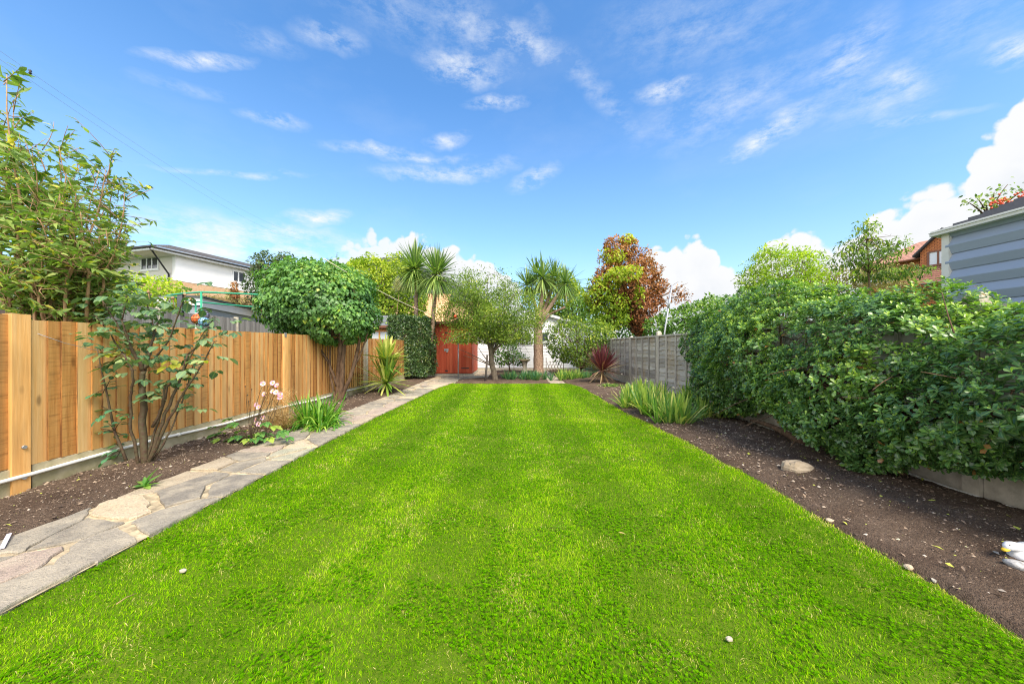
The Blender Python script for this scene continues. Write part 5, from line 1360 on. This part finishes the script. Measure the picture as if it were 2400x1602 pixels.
# red tile-hung house, right
ro = (28.8, 24.0); rd = (.30, -.954); rn = (-.954, -.30)     # along wall towards us, outward
t = thing('red_house', 'red tile hung house with brown window frames beyond the blue grey garage', 'house', (30, 24, 0))
def rp(a, b, z): return (ro[0]+rd[0]*a+rn[0]*b, ro[1]+rd[1]*a+rn[1]*b, z)
tl, Zl = hit(ro, rd, 2157); ta, Za_ = hit(ro, rd, 2213); tr2 = ta*2-tl
zb_ = zat(592, Zl); za_ = zat(534, Za_)
def extr(mb, poly, b0, b1, var=.5):
    n = len(poly); vs = [rp(a, b1, z) for a, z in poly]+[rp(a, b0, z) for a, z in poly]
    mb.add(vs, [tuple(range(n)), tuple(range(2*n-1, n-1, -1))]+[(i, (i+1) % n, n+(i+1) % n, n+i) for i in range(n)], var)
mb = MB(); zl_ = zat(632, Zl); extr(mb, [(tl, 0), (tr2, 0), (tr2, zb_), (ta, za_-.12), (tl, zb_)], -6, 0); mb.build('gable_wall', M['tile_red'], t)
mb = MB()
for s in (-1, 1):
    e_ = ta+s*(ta-tl+.28); ze = zb_-.17
    mb.add([rp(ta, .3, za_), rp(e_, .3, ze), rp(e_, -6, ze), rp(ta, -6, za_), rp(ta, .3, za_-.14), rp(e_, .3, ze-.14), rp(e_, -6, ze-.14), rp(ta, -6, za_-.14)], [(0, 1, 2, 3), (7, 6, 5, 4), (0, 4, 5, 1), (1, 5, 6, 2)])
mb.build('gable_roof', M['slate'], t)
w0, Zw = hit(ro, rd, 2174); w1 = ta*2-w0
window(t, ro, rd, rn, w0, w1, zat(625, Zw), zat(590, Zw)-.02, M['brown_frame'], (.33, .66), .07, .09, 'glass_pale')
mb = MB(); mb.add([rp(tl-.1, .0, zl_+.1), rp(tr2+3, .0, zl_+.1), rp(tr2+3, 2.2, zl_-1.3), rp(tl-.1, 2.2, zl_-1.3)], [(0, 3, 2, 1), (0, 1, 2, 3)]); mb.build('lower_roof', M['roof_red'], t)
mb = MB(); tw, Zw2 = hit(ro, rd, 2060); ee = zat(606, 24.6); extr(mb, [(tl-3.6, 0), (tl-.01, 0), (tl-.01, ee), (tl-3.6, ee)], -5, -.8); mb.build('side_wall', M['tile_red'], t)
mb = MB(); mb.add([rp(tl-4, -.35, ee-.02), rp(tl-.02, -.35, ee-.02), rp(tl-.02, -4.5, ee+2.0), rp(tl-1.9, -4.5, ee+2.0), rp(tl-4, -4.5, ee-.02)], [(0, 1, 2, 3), (0, 3, 4)]); mb.build('main_roof', M['roof_red'], t)
mb = MB(); mb.tube([rp(tl-4, -.32, ee-.05), rp(tl-.03, -.32, ee-.05)], .09, 8); mb.build('gutter', M['brown_frame'], t)
window(t, rp(0, -.8, 0)[:2], rd, rn, tl-3.2, tl-1.5, ee-1.6, ee-.45, M['brown_frame'], (.5,), .05, .08, 'glass_pale')

# ------------------------------------------------------------------ trees and shrubs further back
def E_(x, y, Z, rx, rz_, ry=None):       # ellipsoid from photo centre + half sizes in pixels
    k = Z/F; return (tuple(W(x, y, Z)), (rx*k, (ry if ry else rx)*k, rz_*k))
def foot(x, Z): p = W(x, 900, Z); p.z = 0; return p
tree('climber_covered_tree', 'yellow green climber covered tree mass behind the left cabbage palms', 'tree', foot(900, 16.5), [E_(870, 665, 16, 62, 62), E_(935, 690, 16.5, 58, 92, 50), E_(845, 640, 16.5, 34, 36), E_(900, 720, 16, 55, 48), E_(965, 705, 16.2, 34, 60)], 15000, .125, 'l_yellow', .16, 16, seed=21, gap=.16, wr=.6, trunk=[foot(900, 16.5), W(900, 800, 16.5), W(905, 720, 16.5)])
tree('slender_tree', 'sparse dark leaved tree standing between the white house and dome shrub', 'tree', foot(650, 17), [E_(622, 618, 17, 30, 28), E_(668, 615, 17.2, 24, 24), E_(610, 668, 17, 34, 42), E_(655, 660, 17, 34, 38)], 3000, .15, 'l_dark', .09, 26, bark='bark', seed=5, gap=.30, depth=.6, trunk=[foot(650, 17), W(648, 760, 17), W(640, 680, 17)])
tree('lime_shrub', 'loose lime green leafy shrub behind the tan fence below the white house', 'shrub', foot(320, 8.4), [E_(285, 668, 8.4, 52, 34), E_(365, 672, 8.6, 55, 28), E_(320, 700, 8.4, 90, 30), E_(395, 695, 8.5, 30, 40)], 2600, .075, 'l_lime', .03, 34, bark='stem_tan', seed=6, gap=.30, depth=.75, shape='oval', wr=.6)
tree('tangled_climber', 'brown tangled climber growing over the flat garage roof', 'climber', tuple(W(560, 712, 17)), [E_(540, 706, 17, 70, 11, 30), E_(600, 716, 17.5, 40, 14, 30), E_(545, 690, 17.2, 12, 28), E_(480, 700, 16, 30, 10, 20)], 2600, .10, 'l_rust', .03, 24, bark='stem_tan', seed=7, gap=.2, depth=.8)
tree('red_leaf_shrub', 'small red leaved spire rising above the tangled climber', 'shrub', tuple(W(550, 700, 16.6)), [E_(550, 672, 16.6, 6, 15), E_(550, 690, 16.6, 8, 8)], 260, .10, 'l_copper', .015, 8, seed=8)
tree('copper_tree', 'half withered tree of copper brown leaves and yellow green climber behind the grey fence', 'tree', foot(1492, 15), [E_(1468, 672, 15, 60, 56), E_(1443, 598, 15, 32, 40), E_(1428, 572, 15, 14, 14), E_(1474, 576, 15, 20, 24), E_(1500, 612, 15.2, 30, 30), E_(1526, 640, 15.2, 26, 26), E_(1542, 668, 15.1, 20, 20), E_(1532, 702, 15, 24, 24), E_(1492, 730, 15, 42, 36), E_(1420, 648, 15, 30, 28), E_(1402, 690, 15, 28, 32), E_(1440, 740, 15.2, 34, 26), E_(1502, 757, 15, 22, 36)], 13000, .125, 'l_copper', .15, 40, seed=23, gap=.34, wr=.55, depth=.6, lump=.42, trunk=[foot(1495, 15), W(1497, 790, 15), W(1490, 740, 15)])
cp = bpy.data.objects['copper_tree']; fm = FM()
crown(fm, 4600, [E_(1418, 672, 14.6, 38, 34), E_(1398, 708, 14.6, 32, 40), E_(1446, 716, 14.4, 34, 30), E_(1462, 642, 14.1, 40, 18), E_(1498, 688, 14.1, 13, 30), E_(1438, 600, 14.7, 24, 20), E_(1470, 560, 14.9, 18, 12), E_(1430, 752, 14.4, 40, 20)], .12, wr=.6, gap=.40, depth=.6, seed=31, lump=.4, var0=.66); fm.build('climber', M['l_yellow'], cp)
fm = FM(); mb = MB(); j = W(1510, 720, 15)
for (x, y) in ((1600, 672), (1610, 690), (1590, 660), (1585, 700), (1612, 663)):
    limb(mb, bez(j, W(x, y, 15), .05, 7, .05), .03, .006, 5)
P = V3([W(x+RNG.normal()*9, y+RNG.normal()*8, 15+RNG.normal()*.15) for (x, y) in ((1575, 690), (1585, 695), (1600, 690), (1605, 697), (1590, 676), (1580, 702)) for _ in range(45)]); n = len(P)
leaves(fm, P, rdir(n)-UP*.4, rdir(n), .115, .06, 'dia'); mb.build('side_limb', M['bark'], cp); fm.build('side_foliage', M['l_copper'], cp)
mb = MB(); mb.tube([Vector((W(1558, 776, 9.6).x-.12, 9.6, 0)), W(1558, 776, 9.6), W(1575, 668, 9.6)], .022, 8); mb.tube([W(1566, 722, 9.6), W(1570, 700, 9.58)], .032, 8)
tag(mb.build('metal_pole', M['steel'], None, (4.3, 9.6, 0)), 'thin galvanised metal pole leaning behind the grey panel fence', 'pole')
tree('round_bush', 'yellowing rounded treetop behind the thick many headed palm', 'tree', foot(1320, 20), [E_(1310, 690, 20, 50, 56), E_(1345, 715, 20, 34, 50)], 5500, .15, 'l_yellow', .14, 10, seed=24, gap=.15)
tree('dark_hedge', 'dark green hedge growing behind the white shed and copper tree', 'hedge', foot(1400, 19), [E_(1370, 785, 19, 70, 52), E_(1440, 790, 18, 60, 40), E_(1360, 740, 19, 46, 40)], 5200, .16, 'l_green', .12, 10, seed=25, gap=.1, var0=.34)
tree('evergreen_bush', 'mid green bushy tree showing over the grey fence beside the leaning metal pole', 'tree', foot(1610, 13.5), [E_(1590, 755, 13.5, 48, 34), E_(1640, 745, 13.3, 52, 42), E_(1545, 770, 13.8, 34, 30), E_(1665, 730, 13.2, 30, 36), E_(1630, 790, 13.4, 90, 40)], 6000, .13, 'l_green', .12, 10, seed=26, gap=.15, var0=.48)
tree('yellow_bush', 'yellow green feathery bush standing behind the hedge shrub', 'shrub', foot(1830, 9), [E_(1825, 640, 9, 72, 52), E_(1800, 605, 9, 36, 30), E_(1870, 630, 9.2, 52, 40), E_(1770, 660, 8.8, 36, 34), E_(1850, 690, 9, 90, 50), E_(1880, 600, 9.1, 20, 26)], 7500, .085, 'l_lime', .06, 40, bark='twig', seed=27, gap=.36, wr=.38, var0=.30, lump=.5, lf=4.0, depth=.6, droop=0)
tree('rusty_hedge', 'rusty brown hedge top between the yellow bush and the red house', 'hedge', foot(2010, 13), [E_(1985, 655, 13, 70, 26), E_(2060, 648, 13.3, 60, 28), E_(1940, 640, 13.1, 26, 20), E_(2000, 690, 13, 110, 50)], 5200, .10, 'l_rust', .07, 20, seed=28, gap=.2, depth=.5)
tree('garden_tree', 'open crowned tree with drooping leaves in front of the red house', 'tree', foot(2045, 11.5), [E_(2030, 545, 11.5, 28, 44), E_(2005, 575, 11.6, 36, 20), E_(2065, 590, 11.4, 48, 26), E_(2020, 610, 11.5, 62, 22), E_(2100, 575, 11.4, 26, 24), E_(2085, 640, 11.4, 75, 14), E_(1985, 600, 11.5, 30, 12)], 2000, .12, 'l_apple', .035, 46, bark='twig', seed=29, gap=.35, wr=.42, depth=.75, droop=.9, var0=.38, trunk=[foot(2045, 11.5), W(2043, 760, 11.5), W(2036, 640, 11.5), W(2031, 560, 11.5)])
tree('far_shrub', 'leafy bush with yellowing leaves in front of the white shed beside the panel fence', 'shrub', foot(1365, 13.2), [E_(1350, 795, 13.2, 62, 46), E_(1400, 790, 13, 42, 42), E_(1310, 800, 13.2, 34, 48), E_(1335, 765, 13.4, 34, 28), E_(1380, 830, 13, 62, 30)], 5200, .105, 'l_apple', .06, 34, seed=30, gap=.24, depth=.5, wr=.5, var0=.44, trunk=[foot(1365, 13.2), W(1362, 865, 13.2), W(1358, 835, 13.2)])
tree('shaded_shrub', 'small dark green shrub on a thin trunk left of the stone bird bath', 'shrub', foot(1194, 14.6), [E_(1190, 825, 14.6, 32, 28), E_(1215, 840, 14.5, 22, 16), E_(1175, 840, 14.6, 18, 18), E_(1190, 795, 14.7, 24, 22)], 1500, .10, 'l_green', .035, 16, seed=32, gap=.2, depth=.6, trunk=[foot(1196, 14.6), W(1193, 855, 14.6), W(1190, 835, 14.6)], var0=.32)
mb = MB(); fm = FM(); c = W(930, 672, 14.2); t = thing('plume_grass', 'pale feathery grass plume beside the left cabbage palm head', 'grass', foot(925, 14.2))
limb(mb, [foot(925, 14.2), W(927, 760, 14.2), W(935, 690, 14.2)], .02, .01, 5)
tuft(fm, W(940, 682, 14.2), 420, .62, .012, .2, 1.9, .35, 0, 1, ax=(-.35, 0), rows=5); mb.build('stalk', M['stem_tan'], t); fm.build('plume', M['l_plume'], t)
# berried branch over the garage
pb0 = Vector((6.1, 4.35, 0)); t = thing('berry_shrub', 'orange berried shrub with arching branches showing above the garage roof', 'shrub', pb0)
mb = MB(); fm = FM(); top = Vector((6.0, 4.3, 2.75)); limb(mb, [pb0, Vector((6.05, 4.32, 1.4)), top], .05, .025, 7); bl, lp = [], []
for (x, y) in ((2268, 474), (2290, 465), (2330, 450), (2362, 432), (2385, 470), (2400, 445), (2430, 430), (2460, 460), (2345, 470), (2310, 470), (2420, 480)):
    e = W(x, y, 4.15+random.uniform(-.1, .1)); p = bez(top, e, .12, 8, .05); limb(mb, p, .012, .003, 5)
    for k in range(24): lp.append(p[random.randrange(3, 8)]+Vector((random.gauss(0, .035), random.gauss(0, .05), random.gauss(.02, .028))))
for k in range(110):
    x = random.uniform(2318, 2440); y = 478-(x-2318)*.16+random.gauss(0, 7); bl.append(W(x, y, 4.1+random.uniform(-.12, .12)))
for c in bl: mb.ball(c, .0115, 7, 5, mi=1)
mb.build('branches', [M['twig'], M['berry']], t); n = len(lp); leaves(fm, V3(lp), rdir(n), rdir(n)+UP, .045, .022, 'oval'); fm.build('foliage', M['l_budd'], t)
o_ = bpy.data.objects['berry_shrub']
# small ivy spray on the near post and a twig of leaves there
# ------------------------------------------------------------------ small garden things
mb = MB(); p = G(1074, 889); mb.tube([(p.x, p.y, -.02), W(1074, 795, p.y)], .019, 8); mb.tube([W(1074, 797, p.y), W(1074, 793, p.y)], .027, 8); tag(mb.build('metal_post', M['steel'], None, (p.x, p.y, 0)), 'slim grey metal clothes post standing at the corner of the paved path', 'post')
mb = MB(); p = G(1137, 896); q_ = W(1142, 831, p.y); mb.tube([(p.x, p.y, -.02), Vector((p.x, p.y, 0)).lerp(q_, .5)+Vector((.008, 0, 0)), q_], [.035, .034, .030], 8); tag(mb.build('wooden_stake', M['old_wood'], None, (p.x, p.y, 0)), 'weathered wooden stake leaning beside the apple tree trunk', 'stake')
p = foot(1230, 14.2); t = thing('bird_bath', 'weathered stone bird bath on a pedestal beside the thick palm', 'bird bath', p)
mb = MB(); mb.lathe([(.17, 0), (.17, .06), (.12, .09), (.105, .12), (.085, .30), (.085, .42), (.12, .49), (.13, .52)], p, 20); mb.build('pedestal', M['concrete'], t)
mb = MB(); mb.lathe([(.10, .521), (.20, .56), (.235, .60), (.24, .63), (.215, .635), (.15, .60), (.01, .59)], p, 24); mb.build('bowl', M['concrete_moss'], t)
mb = MB(); p = foot(1205, 13.4); mb.tube([(p.x, p.y, -.02), W(1204, 836, 13.4)], .012, 6); tag(mb.build('cane_stake', M['twig'], None, p), 'thin bamboo cane stuck in the bed left of the bird bath', 'cane')
t = thing('trellis', 'low brown lattice trellis at the foot of the leafy bush', 'trellis', foot(1290, 14)); mb = MB()
for k in range(5):
    x = 1281+k*7; mb.tube([W(x, 872, 14), W(x+10, 846, 14)], .010, 4); mb.tube([W(x+10, 872, 14), W(x, 846, 14)], .010, 4)
mb.build('lattice', M['brown_frame'], t)
mb = MB()
for x in (1280, 1321): mb.tube([Vector((W(x, 0, 14).x, 14, -.02)), W(x, 838, 14)], .014, 5)
mb.build('upright', M['brown_frame'], t)
# washing line and overhead cables
def sag(a, b, s, n=14): return [a.lerp(b, i/n)-Vector((0, 0, s*4*(i/n)*(1-i/n))) for i in range(n+1)]
M['rope'] = plain('cream_rope', (.66, .60, .46), .8, .2, .3, 60); M['cable'] = plain('grey_cable', (.22, .25, .30), .6, .3)
a = W(759, 606, 5.9); mb = MB(); mb.tube(sag(a, W(1019, 739, pa.y-.08), .10), .009, 6); tag(mb.build('washing_line', M['rope'], None, a), 'cream washing line stretched from the dome shrub to the leaning cabbage palm', 'rope')
for (y0, y1, lab) in ((92, 545, 'upper of the two thin overhead cables crossing the sky at the left'), (112, 560, 'lower of the two thin overhead cables crossing the sky at the left')):
    a = W(-40, y0, 9); mb = MB(); mb.tube(sag(a, W(700, y1, 46), .9, 24), .0042, 5); t = tag(mb.build('overhead_cable', M['cable'], None, a), lab, 'cable', 'overhead cables')
    if y0 == 92:
        mb = MB(); c = sag(a, W(700, y1, 46), .9, 24)[1].lerp(sag(a, W(700, y1, 46), .9, 24)[0], .2); mb.lathe([(.012, -.07), (.04, -.05), (.02, 0), (.04, .04), (.012, .07)], c, 8); mb.build('insulator', M['black'], t)
# rock, stones, duck ornament, plant label
M['rock'] = plain('sandstone_rock', (.52, .42, .30), .9, .2, 0, 7, .8, col2=(.30, .23, .15), stretch=(1, 1, 3)); M['pale_stone'] = plain('pale_stone', (.46, .41, .33), .9, .2, 0, 18, .3, col2=(.30, .25, .19))
def rock(name, c, r, lab, mat, seed, grp=None):
    rb = random.Random(seed); me_ = MB(); nu, nv = 14, 9; vs = []; fs = []
    P = []
    for i in range(nv+1):
        for j in range(nu):
            ph, th = math.pi*i/nv, 2*math.pi*j/nu
            u = np.array([math.sin(ph)*math.cos(th), math.sin(ph)*math.sin(th), math.cos(ph)])
            u = np.sign(u)*np.abs(u)**.75; k = .8+.45*float(vnoise(u[None]*1.7+seed, seed)[0])+.12*float(vnoise(u[None]*5+seed, seed)[0])
            P.append((c[0]+r[0]*u[0]*k, c[1]+r[1]*u[1]*k, c[2]+r[2]*(u[2]*k*.9+.35)))
    for i in range(nv):
        for j in range(nu):
            j2 = (j+1) % nu; fs.append((i*nu+j, (i+1)*nu+j, (i+1)*nu+j2, i*nu+j2))
    me_.add(P, fs); o = me_.build(name, M[mat], None, c); tag(o, lab, 'rock', grp); return o
p = G(1868, 1108, .03); rock('rock', p, (.105, .075, .085), 'chunky tan sandstone rock on the soil under the hedge shrub', 'rock', 3)
for i, (x, y, r, lab) in enumerate(((475, 1032, .07, 'pale flat stone on the soil beside the anemone leaves'), (2196, 1362, .022, 'cream pebble on the right bed beside the lawn edge'), (2272, 1397, .034, 'pale broken stone at the lawn edge below the duck ornament'), (2132, 1330, .026, 'grey brown stone at the lawn edge left of the duck ornament'), (1945, 1220, .026, 'small tan stone on the soil near the lawn edge below the sandstone rock'), (1913, 1186, .02, 'reddish stone on the soil just under the sandstone rock'), (12, 1152, .05, 'brown stone against the foot of the tan fence at the left edge'))):
    p = G(x, y, .015); rock('stone', p, (r*.8, r*.6, r*.42), lab, 'pale_stone' if i in (0, 1, 2) else 'rock', 10+i, 'loose stones on the beds')
p = G(429, 1338, .02); rock('pebble', p, (.014, .010, .008), 'small white pebble lying on the lawn near the path', 'pale_stone', 30)
p = G(1709, 1498, .02); rock('pebble', p, (.011, .008, .008), 'tiny pale pebble lying on the lawn near the right bed', 'pale_stone', 31)
M['tag_'] = plain('lilac_tag', (.66, .62, .74), .4, .4); a = G(4, 1285, .04); b_ = G(22, 1250, .05); mb = MB(); dd = (b_-a).normalized(); sd_ = dd.cross(Vector((0, 0, 1))).normalized()*.009
mb.add([a-sd_, a+sd_, b_+sd_, b_-sd_, a-sd_+Vector((0, 0, .0025)), a+sd_+Vector((0, 0, .0025)), b_+sd_+Vector((0, 0, .0025)), b_-sd_+Vector((0, 0, .0025))], [(3, 2, 1, 0), (4, 5, 6, 7), (0, 1, 5, 4), (1, 2, 6, 5), (2, 3, 7, 6), (3, 0, 4, 7)]); tag(mb.build('plant_label', M['tag_'], None, a), 'pale lilac plastic plant label lying on the soil by the path', 'label')
# duck ornament
M['duck'] = plain('white_painted_duck', (.70, .70, .71), .5, .4, .3, 18, .1); M['duck_grey'] = plain('grey_feather_paint', (.50, .48, .45), .6, .3, 0, 40, .3, col2=(.16, .16, .17), stretch=(1, 1, 3)); M['bill'] = plain('yellow_bill', (.80, .52, .03), .4, .5)
Zd2 = 1.74; dk = thing('duck_ornament', 'white resting duck ornament with yellow bill on the right bed', 'ornament', (2.63, Zd2, .04))
def dp_(x, y, dz=0): return W(x, y, Zd2+dz)
def skin(mb, pts, n=14):
    vs = []; fs = []
    for i, (c, rx, rz_) in enumerate(pts):
        a = pts[max(i-1, 0)][0]; b = pts[min(i+1, len(pts)-1)][0]; d_ = (b-a).normalized(); s = Vector((0, 1, 0)); u = d_.cross(s).normalized()
        for j in range(n):
            t_ = 2*math.pi*j/n; vs.append(c+s*rx*math.cos(t_)+u*rz_*math.sin(t_))
    for i in range(len(pts)-1):
        for j in range(n): fs.append((i*n+j, i*n+(j+1) % n, (i+1)*n+(j+1) % n, (i+1)*n+j))
    fs += [tuple(range(n))[::-1], tuple((len(pts)-1)*n+j for j in range(n))]
    mb.add(vs, fs, .5, 0, True)
k = Zd2/F
mb = MB(); skin(mb, [(dp_(2356, 1287), 3*k, 3*k), (dp_(2360, 1282), 8*k, 8*k), (dp_(2366, 1279), 11*k, 10*k), (dp_(2374, 1279), 11*k, 10*k), (dp_(2386, 1281), 10*k, 9.5*k), (dp_(2398, 1284), 12*k, 11*k), (dp_(2412, 1292), 16*k, 16*k), (dp_(2424, 1302), 12*k, 12*k)]); skin(mb, [(dp_(2374, 1297), 2*k, 3*k), (dp_(2377, 1298), 10*k, 9*k), (dp_(2384, 1300), 18*k, 16*k), (dp_(2396, 1303), 27*k, 24*k), (dp_(2420, 1307), 37*k, 33*k), (dp_(2455, 1311), 40*k, 37*k), (dp_(2490, 1312), 34*k, 30*k), (dp_(2530, 1303), 16*k, 13*k), (dp_(2548, 1297), 5*k, 4*k)]); mb.build('body', M['duck'], dk)
mb = MB(); skin(mb, [(dp_(2362, 1283), 6.5*k, 6*k), (dp_(2357, 1286), 6*k, 4.5*k), (dp_(2353, 1288), 5.5*k, 3*k), (dp_(2350.5, 1289), 3*k, 1.5*k)]); mb.build('bill', M['bill'], dk)
mb = MB(); skin(mb, [(dp_(2360, 1316, -.05), 3*k, 3*k), (dp_(2366, 1318, -.055), 12*k, 7*k), (dp_(2385, 1325, -.06), 17*k, 12*k), (dp_(2410, 1336, -.065), 18*k, 15*k), (dp_(2440, 1346, -.065), 14*k, 15*k), (dp_(2475, 1345, -.06), 7*k, 8*k)]); mb.build('wing', M['duck_grey'], dk)
for s in (-1, 1):
    mb = MB(); mb.ball(dp_(2367, 1277, s*.023), .0028, 8, 6); mb.build('eye', M['black'], dk)

# a fallen leaf and a straw lying on the lawn
p = G(1449, 1247, .034); fm = FM(); leaves(fm, np.array([tuple(p)]), np.array([[1., -.3, .1]]), UP[None], .045, .014, 'lance', np.array([.6]), .2, .4)
tag(fm.build('fallen_leaf', M['l_dry'], None, p), 'single dry brown leaf lying on the middle of the lawn', 'leaf')
a = G(272, 1415, .036); b_ = G(322, 1388, .040); mb = MB(); mb.tube([a, a.lerp(b_, .5)+Vector((0, 0, .006)), b_], [.0025, .002, .001], 5); tag(mb.build('dry_straw', M['stem_tan'], None, a), 'dry yellow straw lying on the grass near the left corner of the lawn', 'straw')
